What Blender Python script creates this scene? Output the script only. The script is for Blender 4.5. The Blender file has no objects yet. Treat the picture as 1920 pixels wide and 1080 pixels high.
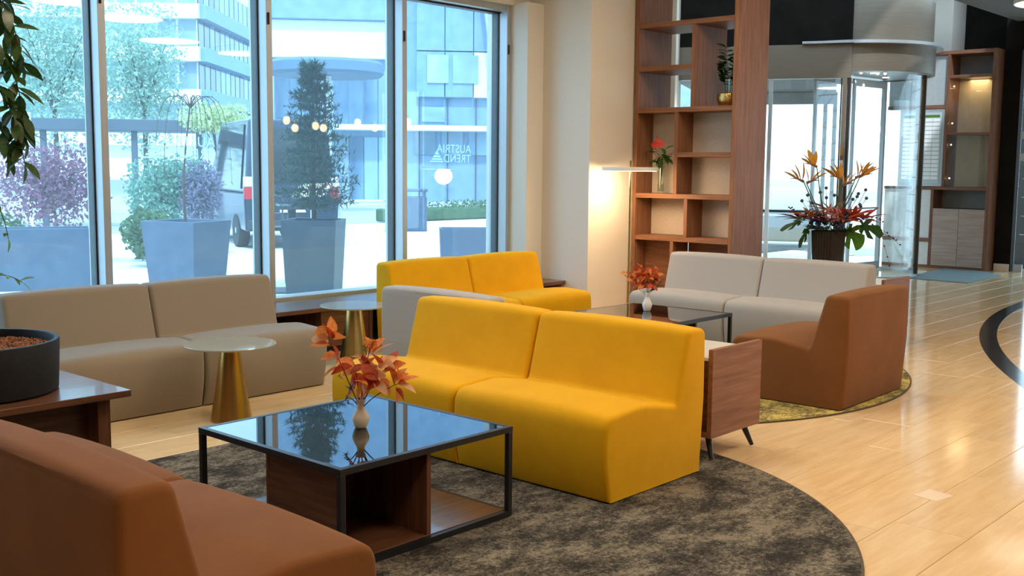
import bpy, bmesh, math, random
from mathutils import Vector, Matrix, Euler
random.seed(7)
SC = bpy.context.scene
COL = SC.collection
PI = math.pi
# ------------------------------------------------------------------ camera
def cam_axes(yaw, pitch, roll):
    f = Vector((math.cos(yaw)*math.cos(pitch), math.sin(yaw)*math.cos(pitch), -math.sin(pitch)))
    r = Vector((math.sin(yaw), -math.cos(yaw), 0)); u = r.cross(f)
    c, s = math.cos(roll), math.sin(roll)
    return c*r + s*u, -s*r + c*u, f
CR, CU, CF = cam_axes(*[math.radians(a) for a in (41.95581, 6.32251, 0.52004)])
cd = bpy.data.cameras.new('camera'); cam = bpy.data.objects.new('camera', cd); COL.objects.link(cam)
cd.sensor_width = 36; cd.lens = 2026.787*36/1920; cd.clip_start = .05; cd.clip_end = 500
M = Matrix.Identity(4)
for i in range(3):
    M[i][0] = CR[i]; M[i][1] = CU[i]; M[i][2] = -CF[i]
M.translation = (0, 0, 1.6); cam.matrix_world = M
SC.camera = cam
# ------------------------------------------------------------------ world, sun, lamps, exposure
SC.view_settings.view_transform = 'Standard'; SC.view_settings.look = 'None'
SC.view_settings.exposure = 0.0; SC.view_settings.gamma = 1.0; SC.view_settings.use_curve_mapping = False
W = bpy.data.worlds.new('sky'); SC.world = W; W.use_nodes = True
bg = W.node_tree.nodes['Background']
bg.inputs['Color'].default_value = (.60, .83, 1.0, 1); bg.inputs['Strength'].default_value = 3.8
def light(kind, name, loc, energy, color, size=1.0, rot=(0, 0, 0), sizey=None):
    l = bpy.data.lights.new(name, kind); l.energy = energy; l.color = color
    if kind == 'AREA':
        l.size = size
        if sizey: l.shape = 'RECTANGLE'; l.size_y = sizey
    elif kind == 'SUN': l.angle = math.radians(3)
    else: l.shadow_soft_size = size
    o = bpy.data.objects.new(name, l); COL.objects.link(o); o.location = loc; o.rotation_euler = rot
    return o
sun = light('SUN', 'sun', (0, -10, 30), 4.5, (.90, .96, 1.0))
sun.rotation_euler = Vector((.42, .45, -.79)).to_track_quat('-Z', 'Y').to_euler()
WARM = (1.0, .79, .56)
CEIL_SPOTS = [(1.2, 1.0), (4.2, .6), (7.4, .8), (8.9, -.3), (13.2, -3.4), (2.2, 4.6), (5.4, 4.4), (8.2, 4.6), (5.0, -2.6), (11.0, -2.6)]
for i, (x, y) in enumerate(CEIL_SPOTS):
    light('AREA', 'ceiling_light_source', (x, y, 3.9), 43, WARM, 1.08).data.shape = 'DISK'
# ------------------------------------------------------------------ helpers
def world_of(o):
    m = Matrix.Identity(4)
    while o is not None:
        m = o.matrix_basis @ m; o = o.parent
    return m
def tag(o, label=None, cat=None, group=None, kind=None):
    if label: o['label'] = label
    if cat: o['category'] = cat
    if group: o['group'] = group
    if kind: o['kind'] = kind
    return o
def thing(name, label, cat, loc=(0, 0, 0), rotz=0, group=None, kind=None):
    o = bpy.data.objects.new(name, None); COL.objects.link(o); o.empty_display_size = .1
    o.location = loc; o.rotation_euler = (0, 0, rotz)
    return tag(o, label, cat, group, kind)
class MB:
    def __init__(s): s.v = []; s.f = []
    def add(s, vs, fs):
        b = len(s.v); s.v += [tuple(v) for v in vs]; s.f += [tuple(b+i for i in f) for f in fs]; return s
    def box(s, x0, x1, y0, y1, z0, z1, m=None):
        vs = [Vector((x, y, z)) for z in (z0, z1) for y in (y0, y1) for x in (x0, x1)]
        if m: vs = [m @ v for v in vs]
        return s.add(vs, [(0, 2, 3, 1), (4, 5, 7, 6), (0, 1, 5, 4), (2, 6, 7, 3), (0, 4, 6, 2), (1, 3, 7, 5)])
    def lathe(s, prof, c=(0, 0, 0), n=32, a0=0, a1=2*PI, m=None, cap=True):
        full = abs(a1-a0-2*PI) < 1e-6; k = n if full else n+1; vs = []
        for r, z in prof:
            for i in range(k):
                a = a0+(a1-a0)*i/n; v = Vector((r*math.cos(a), r*math.sin(a), z))
                if m: v = m @ v
                vs.append(v+Vector(c))
        fs = []
        for j in range(len(prof)-1):
            for i in range(n):
                i2 = (i+1) % k; fs.append((j*k+i, j*k+i2, (j+1)*k+i2, (j+1)*k+i))
        if full and cap:
            fs.append(tuple(range(k-1, -1, -1))); fs.append(tuple((len(prof)-1)*k+i for i in range(k)))
        return s.add(vs, fs)
    def tube(s, pts, r, n=8, r1=None):
        pts = [Vector(p) for p in pts]; L = len(pts); vs = []
        if r1 is None: r1 = r
        for i, p in enumerate(pts):
            t = (pts[min(i+1, L-1)]-pts[max(i-1, 0)]).normalized()
            a = t.cross(Vector((0, 0, 1)) if abs(t.z) < .95 else Vector((1, 0, 0))).normalized(); b = t.cross(a)
            rr = r+(r1-r)*i/max(1, L-1)
            for k in range(n):
                w = 2*PI*k/n; vs.append(p+rr*(math.cos(w)*a+math.sin(w)*b))
        fs = [(j*n+i, j*n+(i+1) % n, (j+1)*n+(i+1) % n, (j+1)*n+i) for j in range(L-1) for i in range(n)]
        fs += [tuple(range(n-1, -1, -1)), tuple((L-1)*n+i for i in range(n))]
        return s.add(vs, fs)
    def prism(s, poly, z0, z1):
        n = len(poly)
        vs = [(x, y, z0) for x, y in poly]+[(x, y, z1) for x, y in poly]
        return s.add(vs, [tuple(range(n-1, -1, -1)), tuple(range(n, 2*n))]+[(i, (i+1) % n, n+(i+1) % n, n+i) for i in range(n)])
    def ball(s, c, r, n=10, k=6, sq=(1, 1, 1)):
        prof = [(max(1e-4, r*math.sin(PI*i/k)), -r*math.cos(PI*i/k)) for i in range(k+1)]
        return s.lathe(prof, c, n, m=Matrix.Diagonal((sq[0], sq[1], sq[2], 1)).to_3x3())
    def mesh(s, name, mt, bevel=0, smooth=35, seg=2):
        me = bpy.data.meshes.new(name); me.from_pydata(s.v, [], s.f)
        bm = bmesh.new(); bm.from_mesh(me)
        if bevel:
            bmesh.ops.recalc_face_normals(bm, faces=bm.faces)
            es = [e for e in bm.edges if len(e.link_faces) == 2 and e.calc_face_angle(0) > .6]
            bmesh.ops.bevel(bm, geom=es, offset=bevel, segments=seg, profile=.5, affect='EDGES', clamp_overlap=True)
        bmesh.ops.recalc_face_normals(bm, faces=bm.faces)
        bm.to_mesh(me); bm.free()
        if smooth:
            me.polygons.foreach_set('use_smooth', [True]*len(me.polygons)); me.set_sharp_from_angle(angle=math.radians(smooth))
            if bevel:   # area-weighted normals keep the big faces flat
                acc = [Vector((0, 0, 0)) for _ in me.vertices]
                for p in me.polygons:
                    w = p.normal*(p.area**2)
                    for vi in p.vertices: acc[vi] += w
                me.normals_split_custom_set_from_vertices([v.normalized() if v.length > 0 else Vector((0, 0, 1)) for v in acc])
        for m_ in (mt if isinstance(mt, (list, tuple)) else [mt]): me.materials.append(m_)
        return me
    def build(s, name, mt, parent=None, bevel=0, smooth=35, label=None, cat=None, group=None, kind=None, local=False, seg=2):
        if parent is not None and not local:
            inv = world_of(parent).inverted(); s.v = [tuple(inv @ Vector(v)) for v in s.v]
        o = bpy.data.objects.new(name, s.mesh(name, mt, bevel, smooth, seg)); COL.objects.link(o)
        if parent is not None: o.parent = parent
        elif not local and s.v and not kind == 'structure':
            # origin at the base centre of a free-standing thing
            me = o.data; xs = [v.co for v in me.vertices]
            c = Vector(((min(v.x for v in xs)+max(v.x for v in xs))/2, (min(v.y for v in xs)+max(v.y for v in xs))/2, min(v.z for v in xs)))
            me.transform(Matrix.Translation(-c)); o.location = c
        return tag(o, label, cat, group, kind)
def box(name, mt, parent, x0, x1, y0, y1, z0, z1, bevel=.003, **k):
    return MB().box(x0, x1, y0, y1, z0, z1).build(name, mt, parent, bevel=bevel, **k)
def inst(src, name, parent, mw, local=False):
    o = bpy.data.objects.new(name, src) if isinstance(src, bpy.types.Mesh) else src.copy()
    COL.objects.link(o); o.parent = parent
    if parent is not None and not local: mw = world_of(parent).inverted() @ mw
    o.matrix_basis = mw
    return o
def children(o): return [c for c in ALLCH.get(o.name, [])] if False else list(o.children)
def copy_tree(o, parent=None, label=None):
    c = o.copy(); COL.objects.link(c); c.parent = parent
    if label: c['label'] = label
    for ch in list(o.children): copy_tree(ch, c)
    return c
# ------------------------------------------------------------------ materials
def newmat(name):
    m = bpy.data.materials.new(name); m.use_nodes = True
    nt = m.node_tree; return m, nt, nt.nodes['Principled BSDF']
def N(nt, t, **k):
    n = nt.nodes.new(t)
    for a, b in k.items():
        if a in n.inputs: n.inputs[a].default_value = b
        else: setattr(n, a, b)
    return n
def c4(c): return (c[0], c[1], c[2], 1)
def ramp(nt, stops):
    r = nt.nodes.new('ShaderNodeValToRGB'); e = r.color_ramp.elements
    while len(e) < len(stops): e.new(.5)
    for i, (p, c) in enumerate(stops): e[i].position = p; e[i].color = c4(c)
    return r
def mat(name, c1, c2=None, rough=.5, metal=0, scale=8, stretch=(1, 1, 1), detail=4, bump=0, bscale=None, sheen=0, spec=.5, rnd=0, lo=.35, hi=.65, emit=None, estr=0, coat=0, sheencol=None, dist=0):
    m, nt, b = newmat(name); L = nt.links
    b.inputs['Roughness'].default_value = rough; b.inputs['Metallic'].default_value = metal
    b.inputs['Specular IOR Level'].default_value = spec
    if coat: b.inputs['Coat Weight'].default_value = coat; b.inputs['Coat Roughness'].default_value = .05
    tc = N(nt, 'ShaderNodeTexCoord'); mp = N(nt, 'ShaderNodeMapping'); mp.inputs['Scale'].default_value = stretch
    L.new(tc.outputs['Object'], mp.inputs['Vector'])
    src = None
    if c2 is not None:
        vec = mp.outputs['Vector']
        if rnd:
            oi = N(nt, 'ShaderNodeObjectInfo'); ad = N(nt, 'ShaderNodeVectorMath', operation='ADD')
            sc = N(nt, 'ShaderNodeMath', operation='MULTIPLY'); sc.inputs[1].default_value = 37
            L.new(oi.outputs['Random'], sc.inputs[0]); L.new(vec, ad.inputs[0]); L.new(sc.outputs[0], ad.inputs[1]); vec = ad.outputs[0]
        n = N(nt, 'ShaderNodeTexNoise', Scale=scale, Detail=detail, Roughness=.6, Distortion=dist)
        L.new(vec, n.inputs['Vector']); r = ramp(nt, [(lo, c1), (hi, c2)]); L.new(n.outputs['Fac'], r.inputs['Fac']); src = r.outputs['Color']
    if rnd:
        oi = N(nt, 'ShaderNodeObjectInfo'); mr = N(nt, 'ShaderNodeMapRange'); mr.inputs['To Min'].default_value = 1-rnd; mr.inputs['To Max'].default_value = 1+rnd
        L.new(oi.outputs['Random'], mr.inputs['Value']); hs = N(nt, 'ShaderNodeHueSaturation'); hs.inputs['Color'].default_value = c4(c1)
        if src: L.new(src, hs.inputs['Color'])
        L.new(mr.outputs[0], hs.inputs['Value']); src = hs.outputs['Color']
    if src: L.new(src, b.inputs['Base Color'])
    else: b.inputs['Base Color'].default_value = c4(c1)
    if sheen:
        b.inputs['Sheen Weight'].default_value = sheen; b.inputs['Sheen Roughness'].default_value = .45
        b.inputs['Sheen Tint'].default_value = c4(sheencol or c1)
    if bump:
        n2 = N(nt, 'ShaderNodeTexNoise', Scale=bscale or scale, Detail=3); L.new(mp.outputs['Vector'], n2.inputs['Vector'])
        bp = N(nt, 'ShaderNodeBump', Strength=bump, Distance=.01); L.new(n2.outputs['Fac'], bp.inputs['Height']); L.new(bp.outputs['Normal'], b.inputs['Normal'])
    if emit: b.inputs['Emission Color'].default_value = c4(emit); b.inputs['Emission Strength'].default_value = estr
    return m
def glass(name, tint, ior=1.5, rough=0, gain=1.0, veil=0):
    m = bpy.data.materials.new(name); m.use_nodes = True; nt = m.node_tree; nt.nodes.clear(); L = nt.links
    out = N(nt, 'ShaderNodeOutputMaterial'); mx = N(nt, 'ShaderNodeMixShader'); fr = N(nt, 'ShaderNodeFresnel', IOR=ior)
    tr = N(nt, 'ShaderNodeBsdfTransparent'); tr.inputs['Color'].default_value = c4(tint)
    gl = N(nt, 'ShaderNodeBsdfGlossy', Roughness=rough); gl.inputs['Color'].default_value = (gain, gain, gain, 1)
    ge = N(nt, 'ShaderNodeNewGeometry'); mr = N(nt, 'ShaderNodeMapRange'); mr.inputs['To Min'].default_value = ior; mr.inputs['To Max'].default_value = 1/ior
    L.new(ge.outputs['Backfacing'], mr.inputs['Value']); L.new(mr.outputs[0], fr.inputs['IOR'])   # both faces of a thin sheet reflect alike
    L.new(fr.outputs[0], mx.inputs[0]); L.new(tr.outputs[0], mx.inputs[1]); L.new(gl.outputs[0], mx.inputs[2]); L.new(mx.outputs[0], out.inputs['Surface'])
    if veil:   # translucent mix: pale blue haze painted over window views, backlight through vinyl
        tl = N(nt, 'ShaderNodeBsdfTranslucent'); tl.inputs['Color'].default_value = (.70, .88, 1, 1); m2 = N(nt, 'ShaderNodeMixShader'); m2.inputs[0].default_value = veil
        L.new(mx.outputs[0], m2.inputs[1]); L.new(tl.outputs[0], m2.inputs[2]); L.new(m2.outputs[0], out.inputs['Surface'])
    return m
def wood(name, dark, light, axis, rough=.35, rnd=.08, coat=0):
    st = [22, 22, 22]; st[axis] = 1.6
    return mat(name, dark, light, rough=rough, coat=coat, spec=.5 if coat else .25, scale=1.6, stretch=tuple(st), detail=6, bump=.03, rnd=rnd, lo=.3, hi=.7, dist=.3)
WD, WL = (.075, .030, .016), (.19, .085, .045)
WOODX = wood('walnut_grain_x', WD, WL, 0, .3, coat=.3); WOODY = wood('walnut_grain_y', WD, WL, 1); WOODZ = wood('walnut_grain_z', WD, WL, 2)
BKX = wood('light_walnut_grain_x', (.20, .088, .048), (.34, .165, .095), 0, .55); BKY = wood('bookcase_walnut_grain_y', (.185, .078, .036), (.335, .155, .080), 1, .55); BKZ = wood('bookcase_walnut_grain_z', (.185, .078, .036), (.335, .155, .080), 2, .55)
PALEW = wood('grey_oak_veneer', (.33, .25, .22), (.47, .38, .34), 1, .4)
YEL = mat('mustard_velvet', (.72, .375, .002), (.77, .41, .003), rough=.8, scale=5, bump=.08, bscale=220, sheen=.12, sheencol=(1, .75, .2), spec=.2)
BRN = mat('tan_brown_velvet', (.178, .068, .018), (.208, .081, .023), rough=.8, scale=3, bump=.08, bscale=220, sheen=.14, sheencol=(.9, .5, .25), spec=.2)
GRY = mat('taupe_weave', (.265, .225, .175), (.315, .27, .215), rough=.85, scale=320, bump=.15, bscale=380, sheen=.2, sheencol=(.8, .85, 1), spec=.15)
LGR = mat('light_grey_weave', (.375, .36, .345), (.435, .42, .40), rough=.85, scale=320, bump=.15, bscale=380, sheen=.2, sheencol=(.9, .9, 1), spec=.15)
BLACK = mat('black_metal', (.012, .012, .014), rough=.4)
DARK = mat('dark_base_board', (.015, .012, .01), rough=.7)
BLKWALL = mat('black_wall_paint', (.008, .007, .006), (.014, .012, .010), rough=.9, scale=3, spec=.15)
CREAM = mat('cream_wallpaper', (.72, .68, .61), (.78, .74, .67), rough=.85, scale=160, bump=.1, bscale=300)
WHITEP = mat('white_plaster', (.80, .79, .77), (.84, .83, .81), rough=.8, scale=30, bump=.05)
CEILM = mat('ceiling_paint', (.78, .74, .68), (.82, .78, .72), rough=.9, scale=20)
GREYC = mat('grey_ceiling_paint', (.10, .11, .12), (.13, .14, .15), rough=.7, scale=20)
LINEN = mat('linen_back_panel', (.50, .43, .35), (.66, .58, .49), rough=.85, scale=5, stretch=(4, 4, 60), bump=.1)
ALU = mat('brushed_aluminium', (.44, .48, .52), (.50, .54, .58), rough=.42, metal=.5, scale=3, stretch=(40, 40, 1))
STEEL = mat('brushed_steel', (.175, .148, .116), (.21, .178, .14), rough=.45, metal=.45, scale=3, stretch=(1, 1, 40))
DSTEEL = mat('dark_bronze_frame', (.05, .045, .04), rough=.4, metal=.6)
GASKET = mat('black_gasket', (.01, .011, .013), rough=.5)
GOLD = mat('satin_gold', (.62, .40, .12), (.68, .45, .15), rough=.27, metal=1, scale=2, stretch=(1, 1, 30))
WGLASS = glass('window_glass', (.80, .93, 1.0), 1.5, veil=.042)
DGLASS = glass('door_glass', (.955, .985, .99), 1.45)
TGLASS = mat('pale_back_painted_glass', (.40, .43, .38), (.44, .47, .42), rough=.06, scale=3); TGLASS.node_tree.nodes['Principled BSDF'].inputs['Alpha'].default_value = .82; TGLASS.node_tree.nodes['Principled BSDF'].inputs['IOR'].default_value = 1.7
VGLASS = glass('vase_glass', (.9, .93, .93), 1.45)
SMOKE = mat('smoked_black_glass', (.004, .005, .006), rough=.015, spec=.5); SMOKE.node_tree.nodes['Principled BSDF'].inputs['IOR'].default_value = 2.3
CERAM = mat('cream_ceramic', (.74, .68, .58), rough=.25)
WCERAM = mat('white_ceramic', (.82, .81, .79), rough=.2)
BARK = mat('dark_bark', (.05, .028, .018), (.10, .06, .04), rough=.8, scale=30)
STEM = mat('green_stem', (.06, .12, .03), rough=.6)
def leafm(name, c1, c2, rough=.45, rnd=.25):
    m = mat(name, c1, c2, rough=rough, scale=9, rnd=rnd); nt = m.node_tree; b = nt.nodes['Principled BSDF']; o = nt.nodes['Material Output']
    tl = N(nt, 'ShaderNodeBsdfTranslucent'); mx = N(nt, 'ShaderNodeMixShader'); mx.inputs[0].default_value = .38   # leaves let light through
    nt.links.new(b.inputs['Base Color'].links[0].from_socket, tl.inputs['Color'])
    nt.links.new(b.outputs[0], mx.inputs[1]); nt.links.new(tl.outputs[0], mx.inputs[2]); nt.links.new(mx.outputs[0], o.inputs['Surface'])
    return m
LEAFD = leafm('ficus_leaf', (.02, .05, .012), (.055, .11, .022), .35)
LEAFB = leafm('bright_leaf', (.10, .24, .03), (.18, .36, .06))
LEAFO = leafm('orange_autumn_leaf', (.72, .17, .03), (.88, .34, .08), .5, .15)
LEAFR = leafm('red_autumn_leaf', (.48, .05, .018), (.66, .12, .035), .5, .2)
LEAFP = leafm('peach_autumn_leaf', (.85, .45, .22), (.90, .58, .34), .5, .1)
LEAFG = leafm('dark_sprig', (.05, .09, .02), (.12, .16, .05))
# ------------------------------------------------------------------ floor of travertine tiles
TRAV = mat('travertine', (.76, .54, .30), (.88, .69, .43), rough=.10, scale=2.4, stretch=(1.0, 9, 1), detail=8, rnd=.05, lo=.3, hi=.72, dist=.4, spec=.55)
floor = MB().box(-4.2, 19.4, -6.2, 10.6, -.25, -.012).build('floor', mat('tile_joint_mortar', (.46, .33, .20), (.52, .38, .24), rough=.8, scale=60), kind='structure', smooth=0)
RW, TL = .34, 1.02
tile_me = MB().box(-TL/2+.0015, TL/2-.0015, -RW/2+.0015, RW/2-.0015, -.02, 0).mesh('tile', TRAV, .0012, 0, 1)
cells = []
for j in range(-22, 27):
    yc = 1.575-RW/2+RW*j; off = random.Random(j*13+5).random()*TL
    for i in range(-5, 24):
        cells.append((i*TL+off, yc))
def px(p):
    d = Vector(p)-Vector((0, 0, 1.6)); z = d.dot(CF)
    return (960+2026.787*d.dot(CR)/z, 540-2026.787*d.dot(CU)/z, z) if z > .3 else None
def seen(x, y):
    q = px((x, y, 0)); return q and -200 < q[0] < 2120 and 380 < q[1] < 1250
vis = sorted([c for c in cells if seen(*c) and c[1] < 7.3 and not ((c[0]-2.9)**2+(c[1]-3.6)**2 < 1.3)], key=lambda c: px((c[0], c[1], 0))[2])[:292]
vset = set(vis); rest = MB()
for c in cells:
    if c in vset:
        o = inst(tile_me, 'tile', floor, Matrix.Translation((c[0], c[1], 0)))
    elif -4.5 < c[0] < 19.6 and -6.1 < c[1] < 10.4:
        rest.box(c[0]-TL/2+.0015, c[0]+TL/2-.0015, c[1]-RW/2+.0015, c[1]+RW/2-.0015, -.02, 0)
rest.build('tile', TRAV, floor, smooth=0, kind='stuff')
# curved dark stone inlay band and a pale repair tile
band = []
cxr, cyr, ro, ri = 14.68, -7.496, 11.735, 11.575
angs = [math.radians(62+80*i/90) for i in range(91)]
band = [(cxr+ro*math.cos(a), cyr+ro*math.sin(a)) for a in angs]+[(cxr+ri*math.cos(a), cyr+ri*math.sin(a)) for a in reversed(angs)]
vs = [(x, y, z) for z in (-.006, .0012) for x, y in band]; nb = len(band); hb = 91
fs = []
for i in range(hb-1):
    fs += [(i, i+1, nb-2-i, nb-1-i), (nb+i, nb+nb-1-i, nb+nb-2-i, nb+i+1), (i, nb+i, nb+i+1, i+1), (nb-1-i, nb-2-i, nb+nb-2-i, nb+nb-1-i)]
MB().add(vs, fs).build('inlay_band', mat('dark_polished_stone', (.035, .04, .05), (.075, .08, .09), rough=.12, scale=6, stretch=(1, 5, 1)), floor, smooth=0, label='curved dark grey stone band let into the pale floor')
pale = mat('pale_repair_stone', (.90, .77, .60), (.92, .80, .64), rough=.2, scale=12)
MB().prism([(5.239, 2.013), (5.393, 1.985), (5.362, 1.857), (5.212, 1.885)], -.004, .0015).build('repair_tile', pale, floor, smooth=0, label='small pale rectangular repair tile in the floor')
# ------------------------------------------------------------------ rugs
def rugmat(name, a, b, c):
    m, nt, bs = newmat(name); L = nt.links; bs.inputs['Roughness'].default_value = .95; bs.inputs['Specular IOR Level'].default_value = .1
    tc = N(nt, 'ShaderNodeTexCoord'); n1 = N(nt, 'ShaderNodeTexNoise', Scale=3.0, Detail=13, Roughness=.82, Distortion=.25); n2 = N(nt, 'ShaderNodeTexNoise', Scale=60, Detail=6, Roughness=.9)
    mp = N(nt, 'ShaderNodeMapping'); mp.inputs['Scale'].default_value = (1, 1.6, 1); L.new(tc.outputs['Object'], mp.inputs[0]); L.new(mp.outputs[0], n1.inputs['Vector']); L.new(tc.outputs['Object'], n2.inputs['Vector'])
    ad = N(nt, 'ShaderNodeMath', operation='MULTIPLY_ADD'); ad.inputs[1].default_value = .8; L.new(n2.outputs['Fac'], ad.inputs[0])
    sb = N(nt, 'ShaderNodeMath', operation='SUBTRACT'); sb.inputs[1].default_value = .40; L.new(n1.outputs['Fac'], sb.inputs[0]); L.new(sb.outputs[0], ad.inputs[2])
    r = ramp(nt, [(.40, a), (.5, b), (.60, c)]); L.new(ad.outputs[0], r.inputs[0]); L.new(r.outputs[0], bs.inputs['Base Color'])
    bp = N(nt, 'ShaderNodeBump', Strength=.7, Distance=.008); n3 = N(nt, 'ShaderNodeTexNoise', Scale=160, Detail=2); L.new(tc.outputs['Object'], n3.inputs['Vector']); L.new(n3.outputs[0], bp.inputs['Height']); L.new(bp.outputs[0], bs.inputs['Normal'])
    return m
def rug(name, label, cx, cy, r, ymax, m, mb):
    t = thing(name, label, 'rug', (cx, cy, 0))
    def poly(rr, ym): return [(cx+rr*math.cos(a), min(cy+rr*math.sin(a), ym)) for a in [2*PI*i/128 for i in range(128)]]
    MB().prism(poly(r-.012, ymax-.012), .001, .010).build('pile', m, t, smooth=0)
    o, i = poly(r, ymax), poly(r-.012, ymax-.012)
    vs = [(x, y, z) for z in (.001, .009) for x, y in o+i]; n = 128; fs = []
    for k in range(n):
        l = (k+1) % n; fs += [(256+k, 256+l, 256+n+l, 256+n+k), (k, l, 256+l, 256+k)]
    MB().add(vs, fs).build('edge_binding', mb, t, smooth=0)
    return t
rug('rug', 'large round charcoal and taupe mottled rug under the near coffee table', 3.185, 3.629, 2.085, 5.285, rugmat('charcoal_pile', (.028, .027, .026), (.092, .086, .075), (.27, .245, .195)), mat('taupe_binding', (.10, .08, .06), rough=.9))
rug('rug', 'round mustard and charcoal flecked rug under the lone brown armchair', 7.247, 5.30, 2.30, 6.33, rugmat('mustard_pile', (.05, .045, .042), (.34, .27, .09), (.70, .56, .16)), mat('dark_binding', (.09, .065, .03), rough=.9))
# ------------------------------------------------------------------ room shell
def S(name, mt, *b, bevel=.004): return box(name, mt, None, *b, bevel=bevel, kind='structure')
S('wall_window_header', CREAM, -4.2, 8.94, 7.82, 8.2, 3.33, 5.4)
S('wall_window_jamb', CREAM, 8.68, 8.94, 7.612, 8.2, 0, 3.33)
S('wall_column', CREAM, 8.94, 10.5, 6.974, 8.2, 0, 5.4)
S('wall_window_left', CREAM, -4.2, -.53, 7.6, 8.2, 0, 3.33)
BACKW = wood('dark_wall_panelling', (.09, .06, .04), (.15, .10, .065), 2, .5)
S('wall_left', BACKW, -4.4, -4.2, -6.2, 8.2, 0, 5.4)
S('wall_back', BACKW, -4.4, 19.4, -6.4, -6.2, 0, 5.4)
S('ceiling', CEILM, -4.4, 12.5, -6.4, 8.2, 4.0, 4.2)
S('ceiling_grey', GREYC, 12.5, 19.6, -6.4, 5.8, 4.0, 4.2)
S('ceiling_black', BLKWALL, 12.5, 19.6, 5.8, 12, 5.4, 5.6)
S('wall_far', BLKWALL, 19.2, 19.4, 5.72, 7.75, 0, 5.4)

S('wall_far_head', BLKWALL, 18.46, 19.4, -6.3, 5.72, 3.55, 4.0)
S('trim_1', BLKWALL, 18.45, 19.2, 5.70, 5.96, 0, 5.4)
S('wall_beige_pier', CREAM, 18.6, 19.2, 6.88, 7.29, 3.57, 5.4)
S('baseboard_far', CREAM, 18.43, 18.449, 5.71, 5.95, 0, .12)
# angled entrance wall line: direction a = along the view, b = to the right
AZ = math.radians(24.8178); UA = Vector((math.cos(AZ), math.sin(AZ), 0)); VA = Vector((math.sin(AZ), -math.cos(AZ), 0))
DC = Vector((16.247, 7.513, 0))
def dm(): # door frame: local x = to the right of the door, local y = outwards, z up
    m = Matrix.Identity(4)
    for i in range(3): m[i][0] = VA[i]; m[i][1] = UA[i]; m[i][2] = (0, 0, 1)[i]
    m.translation = DC; return m
DM = dm()
MB().box(-3.35, -2.52, -1.35, -1.0, 0, 5.4, DM).build('wall_entrance', CREAM, kind='structure', bevel=.004)
MB().add([(10.3, 8.0, 0), (13.2, 9.8, 0), (13.1, 10.1, 0), (10.2, 8.3, 0), (10.3, 8.0, 5.4), (13.2, 9.8, 5.4), (13.1, 10.1, 5.4), (10.2, 8.3, 5.4)], [(3, 2, 1, 0), (4, 5, 6, 7), (0, 1, 5, 4), (1, 2, 6, 5), (2, 3, 7, 6), (3, 0, 4, 7)]).build('wall_entrance_side', CREAM, kind='structure', smooth=0)
# windows
MULL = [-.5, 1.01, 2.54, 4.06, 5.57, 7.13, 8.62]
for n in range(6):
    x0, x1 = MULL[n]+.06, MULL[n+1]
    w = thing('window_%d' % (n+1), None, None, (x0, 7.98, 0), kind='structure')
    box('pane', WGLASS, w, x0-.02, x1+.02, 7.975, 7.985, .40, 3.25, bevel=0, smooth=0)
    box('mullion', ALU, w, x1, x1+.06, 7.85, 8.10, .0, 3.33)
    box('gasket', GASKET, w, x1-.012, x1, 7.965, 8.06, .44, 3.25, bevel=0)
    box('gasket', GASKET, w, x0, x0+.012, 7.955, 8.06, .44, 3.25, bevel=0)
    box('top_rail', ALU, w, x0, x1, 7.86, 8.08, 3.245, 3.33)
    box('top_gasket', GASKET, w, x0, x1, 7.955, 8.06, 3.228, 3.245, bevel=0)
    box('bottom_rail', ALU, w, x0, x1, 7.88, 8.08, .0, .44)
    box('latch', DARK, w, x1+.012, x1+.03, 7.838, 7.85, 2.80, 2.90, bevel=.003)
box('trim_2', CREAM, None, -.5, 8.68, 7.80, 7.87, 3.31, 3.42, kind='structure')
# wooden ledge under the windows
t = thing('window_bench', 'long low walnut bench ledge running under the windows', 'bench', (4.9, 7.55, 0))
box('top_board', WOODX, t, -.5, 8.935, 7.262, 7.848, .375, .412)
for x in (.9, 2.4, 3.9, 5.0, 5.70, 6.24, 7.4, 8.87): box('upright_board', WOODZ, t, x-.018, x+.018, 7.285, 7.84, 0, .375)
box('back_board', DARK, t, -.5, 8.93, 7.80, 7.83, .01, .375)
box('plinth', DARK, t, -.5, 8.93, 7.33, 7.36, 0, .06)
box('front_board', WOODX, t, 5.72, 6.22, 7.30, 7.32, .06, .375)
# ------------------------------------------------------------------ sofas
def arc_profile(pts):
    out = []; marks = []
    n = len(pts)
    for i, (y, z, r, k) in enumerate(pts):
        p = Vector((y, z)); a = Vector(pts[i-1][:2]); b = Vector(pts[(i+1) % n][:2])
        if r <= 0: marks.append(len(out)); out.append(p); continue
        da, db = (a-p).normalized(), (b-p).normalized(); ang = da.angle(db)
        d = min(r/math.tan(ang/2), .48*(a-p).length, .48*(b-p).length); A, B = p+da*d, p+db*d
        ks = []
        for j in range(k+1):
            t = j/k; q = (1-t)**2*A+2*t*(1-t)*p+t*t*B; ks.append(len(out)); out.append(q)
        marks.append(ks[len(ks)//2])
    return out, marks
PROF = [(.045, .006, .012, 2), (-.002, .22, 2.5, 8), (.012, .424, .085, 8), (.33, .442, .5, 4), (.605, .395, .03, 4), (.708, .768, .05, 7), (.872, .768, .05, 7), (.876, .395, 0, 0), (.850, .006, .012, 2)]
PP, MK = arc_profile(PROF)
I_CR, I_BK = MK[4], MK[7]; NP = len(PP)
def pnormals():
    ns = []
    for i in range(NP):
        t = (PP[(i+1) % NP]-PP[i-1]).normalized(); ns.append(Vector((-t.y, t.x)))
    return ns
PN = pnormals()
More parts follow.
